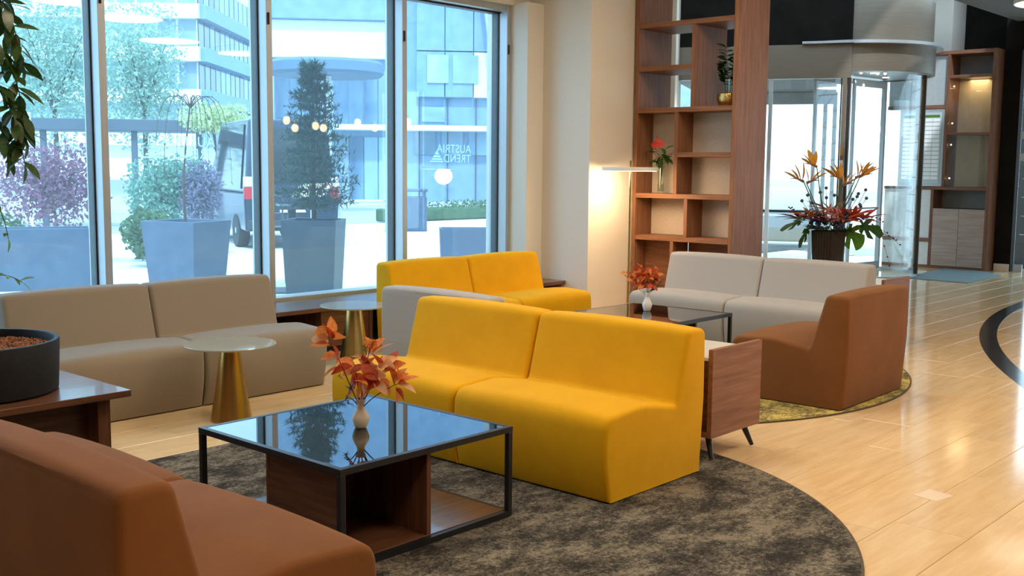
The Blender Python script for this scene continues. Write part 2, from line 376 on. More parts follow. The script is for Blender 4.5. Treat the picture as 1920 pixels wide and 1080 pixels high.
# outward check
cen = sum(PP, Vector((0, 0)))/NP
if (PP[0]-cen).dot(PN[0]) < 0: PN = [-n for n in PN]
crown = []
for i, p in enumerate(PP):
    u_ = max(0, min(1, (p.y-.05)/.33)) if p.x < .2 else 1
    crown.append(.15+.85*u_*u_*(3-2*u_) if i < I_CR-2 else (.7 if I_CR+2 < i <= MK[6] else 0))
def module_meshes(Wd, mt, r=.028):
    secs = []
    for k in range(6):
        th = k/5*PI/2; secs.append((r*(1-math.cos(th)), r*(1-math.sin(th)), 0))
    for u in (.12, .3, .5, .7, .88): secs.append((Wd*u, 0, .016*(1-(2*u-1)**2)))
    secs += [(Wd-x, i, 0) for x, i, c in reversed(secs[:6])]
    grid = [[(x, *(PP[i]-PN[i]*ins+PN[i]*cr*crown[i])) for i in range(NP)] for x, ins, cr in secs]
    grid = [[(q[0], q[1], PP[i].y if PP[i].y < .02 else q[2]) for i, q in enumerate(g)] for g in grid]
    def part(idx):
        mb = MB(); K = len(idx)
        vs = [g[i] for g in grid for i in idx]
        fs = [(a*K+b, a*K+b+1, (a+1)*K+b+1, (a+1)*K+b) for a in range(len(grid)-1) for b in range(K-1)]
        fs += [tuple(range(K)), tuple((len(grid)-1)*K+b for b in range(K))]
        return mb.add(vs, fs).mesh('x', mt, 0, 50)
    seat_idx = list(range(I_BK, NP))+list(range(0, I_CR+1)); back_idx = list(range(I_CR, I_BK+1))
    return part(seat_idx), part(back_idx)
MODS = {}
def sofa(name, label, cat, mt, n, loc, rotdeg, Wd=1.02, gap=.008, group=None):
    t = thing(name, label, cat, loc, math.radians(rotdeg), group)
    key = (mt.name, round(Wd, 3))
    if key not in MODS:
        a, b = module_meshes(Wd, mt); a.name = 'seat'; b.name = 'backrest'; MODS[key] = (a, b, MB().box(.06, Wd-.06, .10, .79, 0, .012).mesh('plinth', DARK))
    for i in range(n):
        mw = Matrix.Translation((i*(Wd+gap), 0, 0))
        inst(MODS[key][0], 'seat', t, mw, True); inst(MODS[key][1], 'backrest', t, mw, True); inst(MODS[key][2], 'plinth', t, mw, True)
    return t
RZ = .0105
sofa('sofa', 'mustard yellow two-seat sofa in the middle beside the near coffee table', 'sofa', YEL, 2, (3.99, 5.04, RZ), -90)
sofa('sofa', 'mustard yellow two-seat sofa standing with its back to the windows', 'sofa', YEL, 2, (6.25, 6.37, 0), 0, 1.0)
sofa('sofa', 'taupe grey two-seat sofa on the left under the windows', 'sofa', GRY, 2, (2.885, 6.22, 0), 0, 1.012)
sofa('sofa', 'light grey two-seat sofa in front of the bookcase', 'sofa', LGR, 2, (8.42, 6.075, RZ), -90, 1.04)
sofa('armchair', 'pale grey single seat backed against the middle yellow sofa', 'armchair', LGR, 1, (5.81, 4.64, RZ), 90, 1.03)
sofa('armchair', 'brown velvet armless chair standing alone on the mustard rug', 'armchair', BRN, 1, (7.755, 3.955, RZ), 181, 1.05)
sofa('sofa', 'brown velvet two-seat sofa in the near left corner', 'sofa', BRN, 2, (2.175, 2.50, RZ), 90, 1.05)
# ------------------------------------------------------------------ coffee tables
WOODY2 = wood('table_walnut_grain_y', WD, WL, 1)
def coffee_table(x0, y0, label, z0=0):
    L = 1.0; h = .42; s = .026
    t = thing('coffee_table', label, 'table', (x0+L/2, y0+L/2, z0)); X1, Y1 = x0+L, y0+L
    for x in (x0, X1-s):
        for y in (y0, Y1-s): box('leg', BLACK, t, x, x+s, y, y+s, z0, z0+h-s-.0005, bevel=.002)
    for nm, z in (('top_frame', z0+h-s), ('bottom_frame', z0+.001)):
        m = MB(); e = s if nm == 'bottom_frame' else 0
        m.box(x0+e, X1-e, y0, y0+s, z, z+s); m.box(x0+e, X1-e, Y1-s, Y1, z, z+s); m.box(x0, x0+s, y0+s, Y1-s, z, z+s); m.box(X1-s, X1, y0+s, Y1-s, z, z+s)
        m.build(nm, BLACK, t)
    box('glass_top', SMOKE, t, x0+s+.001, X1-s-.001, y0+s+.001, Y1-s-.001, z0+h-.010, z0+h-.001, bevel=.001)
    box('base_board', WOODX, t, x0+s+.001, X1-s-.001, y0+s+.001, Y1-s-.001, z0+.004, z0+.030, bevel=.001)
    a = .03; zt = z0+h-s
    box('side_panel', WOODY2, t, x0+a, x0+a+.022, y0+a, y0+.51, z0+.03, zt)
    box('side_panel', WOODZ, t, x0+.49, x0+.515, y0+a, y0+.51, z0+.03, zt)
    box('back_panel', WOODX, t, x0+a, x0+.515, y0+.512, y0+.534, z0+.03, zt)
    return t
coffee_table(2.598, 3.222, 'black framed coffee table with smoked glass top on the charcoal rug', RZ)
coffee_table(6.775, 4.548, 'black framed coffee table with smoked glass top before the light grey sofa', RZ)
# ------------------------------------------------------------------ cone side tables
def cone_table(x, y, h, r, label):
    t = thing('side_table', label, 'side table', (x, y, 0), 0, 'gold cone side tables')
    MB().lathe([(.128, 0), (.130, .004), (.10, h*.36), (.058, h-.02), (.05, h-.012)], (x, y, 0), 48).build('cone_base', GOLD, t)
    MB().lathe([(r-.004, h-.012), (r, h-.008), (r, h-.003), (r-.003, h)], (x, y, 0), 64).build('glass_top', TGLASS, t)
    MB().lathe([(.05, h-.018), (.05, h-.0125)], (x, y, 0), 24).build('fixing_disc', ALU, t)
cone_table(3.807, 5.80, .492, .285, 'gold cone side table with glass disc before the taupe sofa')
cone_table(5.60, 6.75, .49, .275, 'gold cone side table with glass disc beside the window-side yellow sofa')
# ------------------------------------------------------------------ walnut box tables behind sofas
def box_table(x0, x1, y0, y1, z0, z1, label):
    t = thing('box_table', label, 'side table', ((x0+x1)/2, (y0+y1)/2, 0))
    box('side_panel', BKX, t, x0, x1, y0, y0+.03, z0, z1); box('side_panel', BKX, t, x0, x1, y1-.03, y1, z0, z1)
    box('top_board', mat('pale_table_top', (.62, .60, .57), (.68, .66, .63), rough=.35, scale=14), t, x0, x1, y0+.031, y1-.031, z1-.065, z1-.045)
    box('bottom_board', BKX, t, x0, x1, y0+.031, y1-.031, z0, z0+.03)
    box('front_board', WOODY, t, x0+.012, x0+.03, y0+.031, y1-.031, z0+.03, z1-.066)
    box('divider', BKX, t, x0+.03, x1-.02, (y0+y1)/2-.012, (y0+y1)/2+.012, z0+.03, z1-.066)
    for sx, sy in ((-1, -1), (1, -1), (-1, 1), (1, 1)):
        xa = x0+.08 if sx < 0 else x1-.08; ya = y0+.07 if sy < 0 else y1-.07
        MB().tube([(xa, ya, z0+.01), (xa+sx*.035, ya+sy*.05, RZ+.007)], .020, 12, .012).build('leg', BLACK, t)
box_table(5.02, 5.55, 3.045, 4.50, .14, .632, 'walnut box side table on black legs behind the middle yellow sofa')
box_table(9.47, 10.05, 3.99, 5.4, .14, .626, 'walnut box side table behind the light grey sofa')
# ------------------------------------------------------------------ bench with big pot and ficus
t = thing('plant_bench', 'low walnut bench in the left corner carrying the black planter', 'bench', (2.0, 5.65, 0))
box('top_board', WOODX, t, .7, 2.783, 5.15, 6.12, .405, .44)
for x in (.72, 2.67): box('leg_panel', WOODZ, t, x, x+.07, 5.295, 6.10, 0, .405)
box('apron', WOODX, t, .79, 2.67, 5.42, 5.45, .0, .405); box('back_panel', WOODX, t, .79, 2.67, 6.06, 6.09, .0, .405)
PX_, PY_ = 2.20, 5.66
t = thing('planter', 'black round planter bowl filled with clay pebbles on the bench', 'planter', (PX_, PY_, .44))
MB().lathe([(.385, .441), (.40, .452), (.412, .70), (.408, .708), (.388, .708), (.384, .70), (.38, .62), (.01, .62)], (PX_, PY_, 0), 72, cap=False).build('bowl', mat('matt_black_pot', (.006, .007, .010), (.010, .011, .014), rough=.6, scale=8, spec=.25), t)
m = MB()
MB().lathe([(.381, .60), (.381, .648), (.30, .655), (.001, .66)], (PX_, PY_, 0), 48, cap=False).build('soil', mat('brown_soil', (.10, .045, .02), (.18, .09, .045), rough=.95, scale=60, bump=.5), t)
for i in range(1500):
    a = random.random()*2*PI; r = .375*math.sqrt(random.random()); s = random.uniform(.006, .011)
    c = Vector((PX_+r*math.cos(a), PY_+r*math.sin(a), .658+random.uniform(0, .01)))
    q = Euler((random.random()*6, random.random()*6, 0)).to_matrix()
    m.add([c+q @ Vector(v)*s for v in ((1, 0, 0), (-1, 0, 0), (0, 1, 0), (0, -1, 0), (0, 0, .8), (0, 0, -.8))], [(0, 2, 4), (2, 1, 4), (1, 3, 4), (3, 0, 4), (2, 0, 5), (1, 2, 5), (3, 1, 5), (0, 3, 5)])
m.build('clay_pebbles', mat('clay_pebble', (.22, .085, .035), (.38, .17, .08), rough=.9, scale=40), t, smooth=60, kind='stuff')
def leaf_mesh(name, mt, L=1.0, Wd=.45, fold=.12, droop=.25, n=5):
    m = MB(); rows = []
    for i in range(n+1):
        u = i/n; w = Wd/2*math.sin(PI*min(1, u*.97+.015))**.8*(1-.25*u); z = -droop*u*u*L; x = u*L
        rows.append([(x, -w, z+fold*w), (x, 0, z), (x, w, z+fold*w)])
    vs = [p for r in rows for p in r]; fs = []
    for i in range(n):
        for k in range(2): fs.append((i*3+k, i*3+k+1, i*3+k+4, i*3+k+3))
    return m.add(vs, fs).mesh(name, mt, 0, 60)
def place_leaf(me, name, parent, base, direction, size, roll=0):
    d = Vector(direction).normalized(); up = Vector((0, 0, 1)) if abs(d.z) < .93 else CR.copy()
    s = up.cross(d).normalized(); u = d.cross(s)
    c, sn = math.cos(roll), math.sin(roll); s2 = s*c+u*sn; u2 = -s*sn+u*c
    m4 = Matrix.Identity(4)
    for i in range(3): m4[i][0] = d[i]*size; m4[i][1] = s2[i]*size; m4[i][2] = u2[i]*size
    m4.translation = Vector(base); return inst(me, name, parent, m4)
def bez(pts, n=14):
    pts = [Vector(p) for p in pts]; out = []
    for i in range(n+1):
        t = i/n; q = list(pts)
        while len(q) > 1: q = [q[k].lerp(q[k+1], t) for k in range(len(q)-1)]
        out.append(q[0])
    return out
t = thing('potted_ficus', 'dark green ficus with hanging leafy branches in the black planter', 'plant', (PX_, PY_, .65))
MB().tube([(2.12, 5.72, .64), (2.10, 5.75, 1.2), (2.06, 5.74, 1.8), (2.10, 5.72, 2.5)], .02, 8, .013).build('trunk', BARK, t)
MB().tube([(2.2, 5.62, .64), (2.17, 5.64, 1.0), (2.12, 5.7, 1.5)], .014, 8, .009).build('trunk', BARK, t)
FL = leaf_mesh('leaf', LEAFD); FLB = leaf_mesh('leaf', LEAFB)
rf = random.Random(3)
BR = [((2.10, 5.72, 2.5), (2.30, 5.68, 2.72), (2.47, 5.66, 2.45), (2.48, 5.58, 2.10), .010, 30, FL),
      ((2.08, 5.73, 2.2), (2.34, 5.64, 2.42), (2.47, 5.60, 2.15), (2.475, 5.56, 1.72), .010, 34, FL),
      ((2.07, 5.74, 2.0), (2.30, 5.6, 2.2), (2.42, 5.58, 2.0), (2.45, 5.54, 1.60), .009, 34, FL),
      ((2.08, 5.74, 2.3), (2.28, 5.72, 2.6), (2.42, 5.72, 2.5), (2.45, 5.68, 2.25), .009, 28, FL),
      ((2.06, 5.74, 1.8), (2.26, 5.7, 2.05), (2.38, 5.64, 1.95), (2.40, 5.62, 1.62), .008, 18, FL),
      ((2.08, 5.74, 1.5), (2.22, 5.66, 1.62), (2.34, 5.6, 1.5), (2.37, 5.58, 1.22), .006, 9, FLB),
      ((2.16, 5.66, .95), (2.25, 5.6, 1.06), (2.34, 5.55, 1.06), (2.40, 5.51, 1.0), .005, 6, FLB)]
for a, b, c, d, r, k, me in BR:
    pts = bez([a, b, c, d]); br_ = MB().tube(pts, r*.55, 6, .002).build('branch', BARK, t)
    for i in range(k):
        u = .38+.62*(i+.5)/k; p = pts[min(14, int(u*14))].lerp(pts[min(14, int(u*14)+1)], u*14 % 1)
        ang = rf.uniform(0, 2*PI); dd = Vector((math.cos(ang), math.sin(ang), rf.uniform(-1.6, .1)))
        if me is FLB: dd.z = rf.uniform(-.6, .5)
        place_leaf(me, 'leaf', br_, p, dd, rf.uniform(.10, .145) if me is FL else rf.uniform(.06, .085), rf.uniform(-.6, .6))
    place_leaf(me, 'leaf', br_, pts[-1], (pts[-1]-pts[-2]), .10 if me is FL else .07)
# ------------------------------------------------------------------ small vases on the coffee tables
def bottle(t, x, y, z, h, rb, mt):
    MB().lathe([(rb*.55, 0), (rb*.7, .004), (rb, h*.30), (rb*.93, h*.42), (rb*.5, h*.66), (rb*.40, h*.80), (rb*.62, h*.99), (rb*.56, h), (rb*.32, h*.8), (rb*.3, h*.6), (.001, h*.55)], (x, y, z), 32, cap=False).build('vase_body', mt, t, smooth=80)
def off(x, y, z, right, depth, up):
    return Vector((x, y, z))+Vector((.669, -.743, 0))*right+Vector((.743, .669, 0))*depth+Vector((0, 0, up))
ALO = [leaf_mesh('leaf', m_, 1, .74, .3, .3) for m_ in (LEAFO, LEAFR, LEAFP)]
NEEDLE = leaf_mesh('leaf', LEAFG, 1, .16, .1, .2, 3)
rv = random.Random(11)
vx, vy, vz = 3.102, 3.70, .42+RZ
t = thing('flower_vase', 'cream bottle vase with orange autumn leaves on the near coffee table', 'vase', (vx, vy, vz))
bottle(t, vx, vy, vz, .132, .040, CERAM)
S_ = 1/415.
def P1(px_, py_, dep=0): return off(vx, vy, vz, (px_-677)*S_, dep, (806-py_)*S_+.0)
STEMS = [([(677, 770), (655, 720), (636, 672), (620, 640)], .0), ([(677, 770), (680, 720), (688, 690), (694, 655)], .02), ([(678, 770), (692, 730), (715, 700), (728, 690)], -.02), ([(679, 770), (700, 745), (725, 730), (748, 718)], -.05), ([(676, 770), (672, 735), (668, 705), (664, 690)], .05), ([(676, 770), (664, 748), (656, 742), (650, 752)], -.04), ([(678, 770), (686, 735), (696, 712), (703, 702)], .05)]
for ps, dep in STEMS:
    MB().tube(bez([P1(*p, dep*i/3) for i, p in enumerate(ps)], 8), .0028, 6, .0016).build('stem', BARK, t)
LV = [(618, 645, -150, 2, 0), (614, 640, -110, 0, 0), (622, 634, -80, 0, 0), (627, 640, -40, 0, 0), (620, 650, -170, 0, 0), (626, 650, 60, 1, 0), (634, 668, 175, 0, 0), (640, 690, 160, 0, .6), (624, 640, -95, 1, 0),
      (690, 680, -130, 1, .02), (686, 690, 170, 1, .02), (700, 665, -100, 0, .02), (692, 670, -60, 0, .03), (664, 692, -160, 0, .05), (668, 700, 120, 1, .05), (660, 708, 40, 1, .05), (690, 715, 130, 0, -.03), (695, 705, -20, 2, -.03), (712, 690, -40, 2, -.03), (724, 695, -30, 0, -.02), (730, 690, -70, 1, -.02), (735, 705, 20, 0, -.03), (748, 720, -35, 0, -.05), (750, 718, 10, 2, -.06), (746, 722, 75, 0, -.06), (742, 720, -95, 0, -.05), (706, 722, 150, 1, -.05), (704, 705, -120, 2, 0), (678, 702, 30, 0, -.05), (714, 712, 60, 0, .03), (684, 700, -80, 1, .0), (700, 690, 10, 2, .03), (718, 715, 170, 1, -.06)]
LV += [(x+rv.uniform(-9, 9), y+rv.uniform(-9, 9), a+rv.uniform(-70, 70), rv.choice((0, 0, 0, 2, 1, 2)), (dep if abs(dep) < .5 else 0)+rv.uniform(-.03, .03)) for x, y, a, k, dep in LV if y > 660 and x > 650]
for x, y, a, k, dep in LV:
    a = math.radians(a); d = Vector((.669, -.743, 0))*math.cos(a)+Vector((0, 0, -math.sin(a)))+Vector((.743, .669, 0))*rv.uniform(-.8, .3)
    place_leaf(ALO[k], 'leaf', t, P1(x, y, dep if abs(dep) < .5 else 0), d, rv.uniform(.074, .104), rv.uniform(-1.2, 1.2))
def sprig(t, base, tip, k, size):
    base, tip = Vector(base), Vector(tip); MB().tube([base, tip], .0012, 5, .0008).build('stem', LEAFG, t); m = MB()
    for i in range(k):
        p = base.lerp(tip, .25+.75*i/k); a = rv.random()*2*PI
        d = (tip-base).normalized()*.6+Vector((math.cos(a), math.sin(a), rv.uniform(-.4, .6))); d.normalize()
        s = d.cross(Vector((.3, .2, 1))).normalized()*size*.09; e = p+d*size
        m.add([p-s, p+s, e], [(0, 1, 2)])
    m.build('sprig', LEAFG, t, smooth=0)
for b, e, k in (((655, 740), (648, 755), 26), ((660, 735), (652, 728), 14), ((655, 742), (662, 725), 14), ((694, 665), (702, 640), 22), ((690, 668), (684, 650), 14), ((710, 690), (716, 672), 14), ((690, 720), (698, 705), 12), ((645, 715), (636, 708), 8)):
    sprig(t, P1(*b), P1(*e), k, .026)
v2x, v2y, v2z = 7.39, 5.13, .42+RZ
t = thing('flower_vase', 'white bottle vase with red and orange flowers on the far coffee table', 'vase', (v2x, v2y, v2z))
bottle(t, v2x, v2y, v2z, .155, .042, WCERAM)
S2 = 1/225.
def P2(px_, py_, dep=0): return off(v2x, v2y, v2z, (px_-1213)*S2, dep, (586-py_)*S2)
for i in range(9):
    a = P2(1213, 560); b = P2(1176+i*7.5, 545-25*math.sin((i+1)/10*PI)-rv.uniform(0, 6), rv.uniform(-.06, .06))
    MB().tube(bez([a, a.lerp(b, .5)+Vector((0, 0, .03)), b], 5), .0022, 5, .0014).build('stem', STEM, t)
for i in range(84):
    x = 1201+max(-28, min(28, rv.gauss(0, 15))); y = 521+max(-16, min(18, rv.gauss(0, 9))); a = rv.random()*2*PI
    d = Vector((.669, -.743, 0))*math.cos(a)+Vector((0, 0, math.sin(a)))+Vector((-.743, -.669, 0))*.5
    place_leaf(ALO[rv.choice((0, 0, 1, 1, 1))], 'petal', t, P2(x, y, rv.uniform(-.05, .05)), d, rv.uniform(.05, .07), rv.uniform(-1, 1))
for b, e in (((1215, 550), (1240, 530)), ((1214, 548), (1232, 520)), ((1213, 550), (1228, 545)), ((1212, 550), (1218, 512)), ((1215, 552), (1236, 538))): sprig(t, P2(*b), P2(*e), 26, .04)
# ------------------------------------------------------------------ floor lamp
LX, LY = 9.15, 6.60
t = thing('floor_lamp', 'slim brass floor lamp with flat white disc head beside the bookcase', 'lamp', (LX, LY, 0))
MB().lathe([(.13, 0), (.13, .012), (.12, .016)], (LX, LY, 0), 40).build('base', GOLD, t)
MB().tube([(LX, LY, .014), (LX, LY, 1.69)], .011, 14).build('pole', GOLD, t)
MB().lathe([(.012, 1.583), (.285, 1.583), (.29, 1.588), (.29, 1.618), (.285, 1.622), (.012, 1.622)], (LX, LY, 0), 56).build('lamp_head', mat('white_enamel', (.82, .79, .74), rough=.4), t)
MB().lathe([(.04, 1.5795), (.27, 1.5795), (.27, 1.582), (.04, 1.582)], (LX, LY, 0), 48, cap=False).build('diffuser', mat('warm_led_diffuser', (1, .9, .8), emit=(1, .72, .42), estr=9), t, label='glowing warm underside of the disc head')
lo = light('POINT', 'floor_lamp_source', (LX-.04, LY+.05, 1.50), 16, (1, .70, .40), .10)
# ------------------------------------------------------------------ bookcase
X0, X1 = 9.683, 10.31; YL, YR = 6.95, 5.70; TOP = 3.98
t = thing('bookcase', 'tall open walnut bookcase with uneven compartments beside the column', 'bookcase', (X0, 6.325, 0))
box('side_panel', BKZ, t, X0, X1, YL-.045, YL, 0, TOP); box('side_panel', BKZ, t, X0, X1, YR, YR+.045, 0, TOP)
T = .025; yl, yr = YL-.046, YR+.046
for z in (.865, 1.319, 2.228, 3.12, TOP-T): box('shelf_board', BKY, t, X0+.002, X1-.002, yr, yl, z-T, z+T)
box('shelf_board', BKY, t, X0+.002, X1-.002, 6.241, yl, 2.668-T, 2.668+T)
box('shelf_board', BKY, t, X0+.002, X0+.30, yr, 6.384, 1.757-T, 1.757+T)
box('shelf_board', BKY, t, X0+.002, X1-.002, yr, yl, .06, .11)
box('divider', BKZ, t, X0+.002, X1-.002, 6.20, 6.24, 2.254, 3.094)
box('divider', BKZ, t, X0+.002, X0+.30, 6.385, 6.43, 1.345, 2.202)
box('divider', BKZ, t, X0+.002, X0+.30, 6.245, 6.287, .891, 1.293)
box('divider', BKZ, t, X0+.002, X0+.30, 6.41, 6.452, .111, .839)
box('back_panel', LINEN, t, X0+.301, X0+.325, yr, yl, .891, 2.202, label='pale woven linen back of the lower compartments')
box('back_panel', BKY, t, X0+.20, X0+.224, 6.453, yl, .111, .839); box('back_panel', BKY, t, X0+.301, X0+.325, yr, 6.409, .111, .839)
# vase with red anthurium
ax, ay, az = 9.86, 6.70, 1.345
t = thing('flower_vase', 'clear glass vase with a red anthurium on the bookcase', 'vase', (ax, ay, az))
MB().lathe([(.036, 0), (.038, .004), (.034, .15), (.042, .30), (.040, .30), (.031, .15), (.034, .02), (.001, .018)], (ax, ay, az), 28, cap=False).build('vase_body', VGLASS, t)
MB().lathe([(.031, .02), (.030, .10)], (ax, ay, az), 20).build('water', glass('water', (.85, .92, .9), 1.33), t)
GL = leaf_mesh('leaf', leafm('shelf_leaf', (.03, .10, .015), (.07, .19, .03)), 1, .5, .2, .35)
def around(c, r, u, d=0): return Vector(c)+Vector((0, -1, 0))*r+Vector((-1, 0, 0))*d+Vector((0, 0, u))
for i in range(11):
    r, u = rv.uniform(-.10, .10), rv.uniform(.34, .52); e = around((ax, ay, az), r, u, rv.uniform(-.04, .06)); b = Vector((ax, ay, az+.06))
    pts = bez([b, Vector((ax, ay, az+.3)), e], 6); st_ = MB().tube(pts, .003, 5, .002).build('stem', STEM, t)
    for q in range(2): place_leaf(GL, 'leaf', st_, pts[-1-q], Vector((rv.uniform(-.6, .2), -r*8+rv.uniform(-.5, .5), rv.uniform(-.4, .4))), rv.uniform(.09, .14), rv.uniform(-.5, .5))
RED = mat('red_spathe', (.62, .045, .04), (.75, .09, .07), rough=.25, scale=10)
sp = around((ax, ay, az), -.005, .53, .05); MB().tube(bez([(ax, ay, az+.06), (ax, ay, az+.3), sp], 6), .003, 5, .003).build('stem', STEM, t)
m = MB(); ring_ = [(.085*math.cos(a)*(1-.25*math.cos(a)), .075*math.sin(a), .02*math.cos(2*a)) for a in [2*PI*i/18 for i in range(18)]]
m.add([sp+Vector((z-.01, -x, y*.6+x*.1)) for x, y, z in ring_]+[sp+Vector((-.005, 0, 0))], [(i, (i+1) % 18, 18) for i in range(18)]).build('flower', RED, t, smooth=80, label='red heart-shaped bloom')
MB().tube([sp+Vector((-.01, 0, 0)), sp+Vector((-.03, .01, .09))], .008, 8, .005).build('spadix', RED, t)
# gold pot with plant
gx, gy, gz = 9.93, 5.93, 2.2535
t = thing('potted_plant', 'dark green leafy plant in a hammered gold pot on the bookcase', 'plant', (gx, gy, gz))
GOLDH = mat('hammered_gold', (.60, .38, .10), (.8, .55, .2), rough=.25, metal=1, scale=40, bump=.6, bscale=55)
MB().lathe([(.085, 0), (.10, .01), (.125, .07), (.118, .13), (.112, .135), (.108, .13), (.10, .10), (.001, .10)], (gx, gy, gz), 36, cap=False).build('pot', GOLDH, t)
DL = leaf_mesh('leaf', leafm('zamio_leaf', (.015, .05, .012), (.03, .09, .02), .3), 1, .5, .2, .15)
for i in range(8):
    a = 2*PI*i/8+.3; r = rv.uniform(.04, .15); h = rv.uniform(.36, .60); b = Vector((gx+.03*math.cos(a), gy+.03*math.sin(a), gz+.10)); e = Vector((gx+r*math.cos(a), gy+min(.2, r)*math.sin(a)*.9, gz+h))
    pts = bez([b, b.lerp(e, .5)+Vector((0, 0, .08)), e], 9); st_ = MB().tube(pts, .005, 6, .002).build('stem', STEM, t)
    for k in range(3, 10):
        for s in (-1, 1):
            d = Vector((math.cos(a+s*1.3), math.sin(a+s*1.3), rv.uniform(.1, .7))); place_leaf(DL, 'leaf', st_, pts[k], d, rv.uniform(.085, .12), rv.uniform(-.5, .5))
# ------------------------------------------------------------------ tall flower arrangement
fx, fy = 11.95, 5.74
t = thing('flower_arrangement', 'tall dark ribbed vase holding exotic flowers near the entrance', 'flowers', (fx, fy, 0))
m = MB(); prof = [(.135, 0), (.145, .02), (.165, .45), (.19, .90), (.182, .905), (.172, .88), (.001, .86)]
n = 72; vs = []
for r, z in prof:
    for i in range(n):
        rr = r*(1+(.035 if i % 2 else -.02)*(1 if r > .1 else 0)); a = 2*PI*i/n; vs.append((fx+rr*math.cos(a), fy+rr*math.sin(a), z))
m.add(vs, [(j*n+i, j*n+(i+1) % n, (j+1)*n+(i+1) % n, (j+1)*n+i) for j in range(len(prof)-1) for i in range(n)])
m.build('ribbed_vase', mat('dark_twig_wrap', (.010, .007, .006), (.045, .034, .027), rough=.6, scale=12, stretch=(14, 14, .6), bump=.4), t, smooth=0)
S3 = 1/161.
def P3(px_, py_, dep=0): return off(fx, fy, 0, (px_-1553)*S3, dep, .905+(422-py_)*S3)
ORG = leafm('bird_of_paradise_orange', (.90, .36, .03), (.95, .52, .08), .5, .1); ORP = leaf_mesh('petal', ORG, 1, .34, .4, .1); BLU = mat('blue_tongue', (.05, .05, .25), rough=.5)
BEAK = mat('beak_green', (.22, .17, .10), (.40, .20, .10), rough=.5, scale=10)
HEADS = [(1502, 330, -1, .0), (1528, 302, -1, .05), (1512, 333, 1, .1), (1572, 325, -1, -.05), (1600, 322, 1, 0), (1612, 320, 1, .08), (1580, 338, 1, .1)]
for x, y, s, dep in HEADS:
    b, e = P3(1553+(x-1553)*.15, 412), P3(x, y, dep); pts = bez([b, P3(1553+(x-1553)*.6, 375, dep*.5), e], 8)
    st_ = MB().tube(pts, .008, 7, .006).build('stem', STEM, t)
    tip = off(*e, s*.17, rv.uniform(-.06, .06), .035); MB().tube([e, e.lerp(tip, .45)+Vector((0, 0, .018)), tip], .018, 8, .002).build('beak', BEAK, st_)
    for k in range(4):
        d = Vector((.669, -.743, 0))*(s*(.15+.28*k)-.25*s)+Vector((0, 0, .9-.12*k))+Vector((.743, .669, 0))*rv.uniform(-.4, .4)
        place_leaf(ORP, 'petal', st_, e.lerp(tip, .12+.1*k), d, rv.uniform(.17, .24), rv.uniform(-.6, .6))
    MB().tube([e.lerp(tip, .3), off(*e, s*.14, 0, .10)], .006, 6, .001).build('petal', BLU, st_)
# pink bloom, spiky bromeliads, blue delphinium heads
m = MB(); c = P3(1555, 392, -.12)
for i in range(130):
    v = Vector((rv.gauss(0, 1), rv.gauss(0, 1), rv.gauss(0, 1))).normalized(); p = c+Vector((v.x*.115, v.y*.08, v.z*.085))
    m.ball(p, .015, 5, 3)
m.build('bloom', mat('pink_hydrangea', (.62, .20, .26), (.78, .42, .45), rough=.6, scale=30), t, smooth=80, label='round dusty pink bloom')
SPK = [leaf_mesh('leaf', leafm(nm, a, b, .45, .2), 1, .17, .45, .18, 4) for nm, a, b in (('rust_spike', (.70, .18, .05), (.80, .28, .09)), ('crimson_spike', (.60, .05, .03), (.75, .11, .06)), ('plum_spike', (.12, .03, .06), (.22, .07, .10)))]
for cx_, cy_, dep, k, col in ((1515, 398, -.05, 22, 0), (1595, 398, -.05, 24, 1), (1560, 388, .12, 16, 0), (1620, 402, .05, 16, 1), (1500, 402, .05, 14, 2), (1540, 405, -.14, 12, 2), (1575, 402, -.15, 14, 0)):
    c = P3(cx_, cy_, dep)
    for i in range(k):
        a = 2*PI*i/k+rv.uniform(-.2, .2); d = Vector((math.cos(a), math.sin(a), rv.uniform(.0, .8))); place_leaf(SPK[col], 'leaf', t, c, d, rv.uniform(.20, .34), rv.uniform(-.5, .5))
NAVY = mat('navy_petals', (.02, .03, .10), (.05, .06, .16), rough=.7, scale=30)
for x, y, dep in ((1520, 408, -.14), (1562, 412, -.16), (1575, 396, -.12), (1528, 398, -.1)):
    m = MB(); c = P3(x, y, dep)
    for i in range(26):
        v = Vector((rv.gauss(0, 1), rv.gauss(0, 1), rv.gauss(0, 1))).normalized()*.055; m.ball(c+v, .018, 5, 3)
    m.build('bloom', NAVY, t, smooth=80)
THI = mat('blue_thistle', (.06, .08, .11), (.14, .17, .22), rough=.7, scale=20)
for x, y in ((1497, 366), (1533, 350), (1550, 342), (1546, 360), (1557, 355), (1590, 362), (1600, 357), (1608, 352), (1618, 360), (1604, 372), (1612, 376), (1520, 370), (1517, 356), (1625, 345)):
    dep = rv.uniform(-.15, .15); e = P3(x, y, dep); MB().tube(bez([P3(1553+(x-1553)*.3, 410), P3(1553+(x-1553)*.8, 385, dep), e], 5), .004, 5, .003).build('stem', STEM, t)
    m = MB().ball(e, .021, 8, 5)
    for k in range(9):
        a = 2*PI*k/9; m.add([e+Vector((math.cos(a), math.sin(a), -.3))*.018, e+Vector((math.cos(a+.4), math.sin(a+.4), -.3))*.018, e+Vector((math.cos(a+.2), math.sin(a+.2), .1))*.055], [(0, 1, 2)])
    m.build('thistle_head', THI, t, smooth=0)
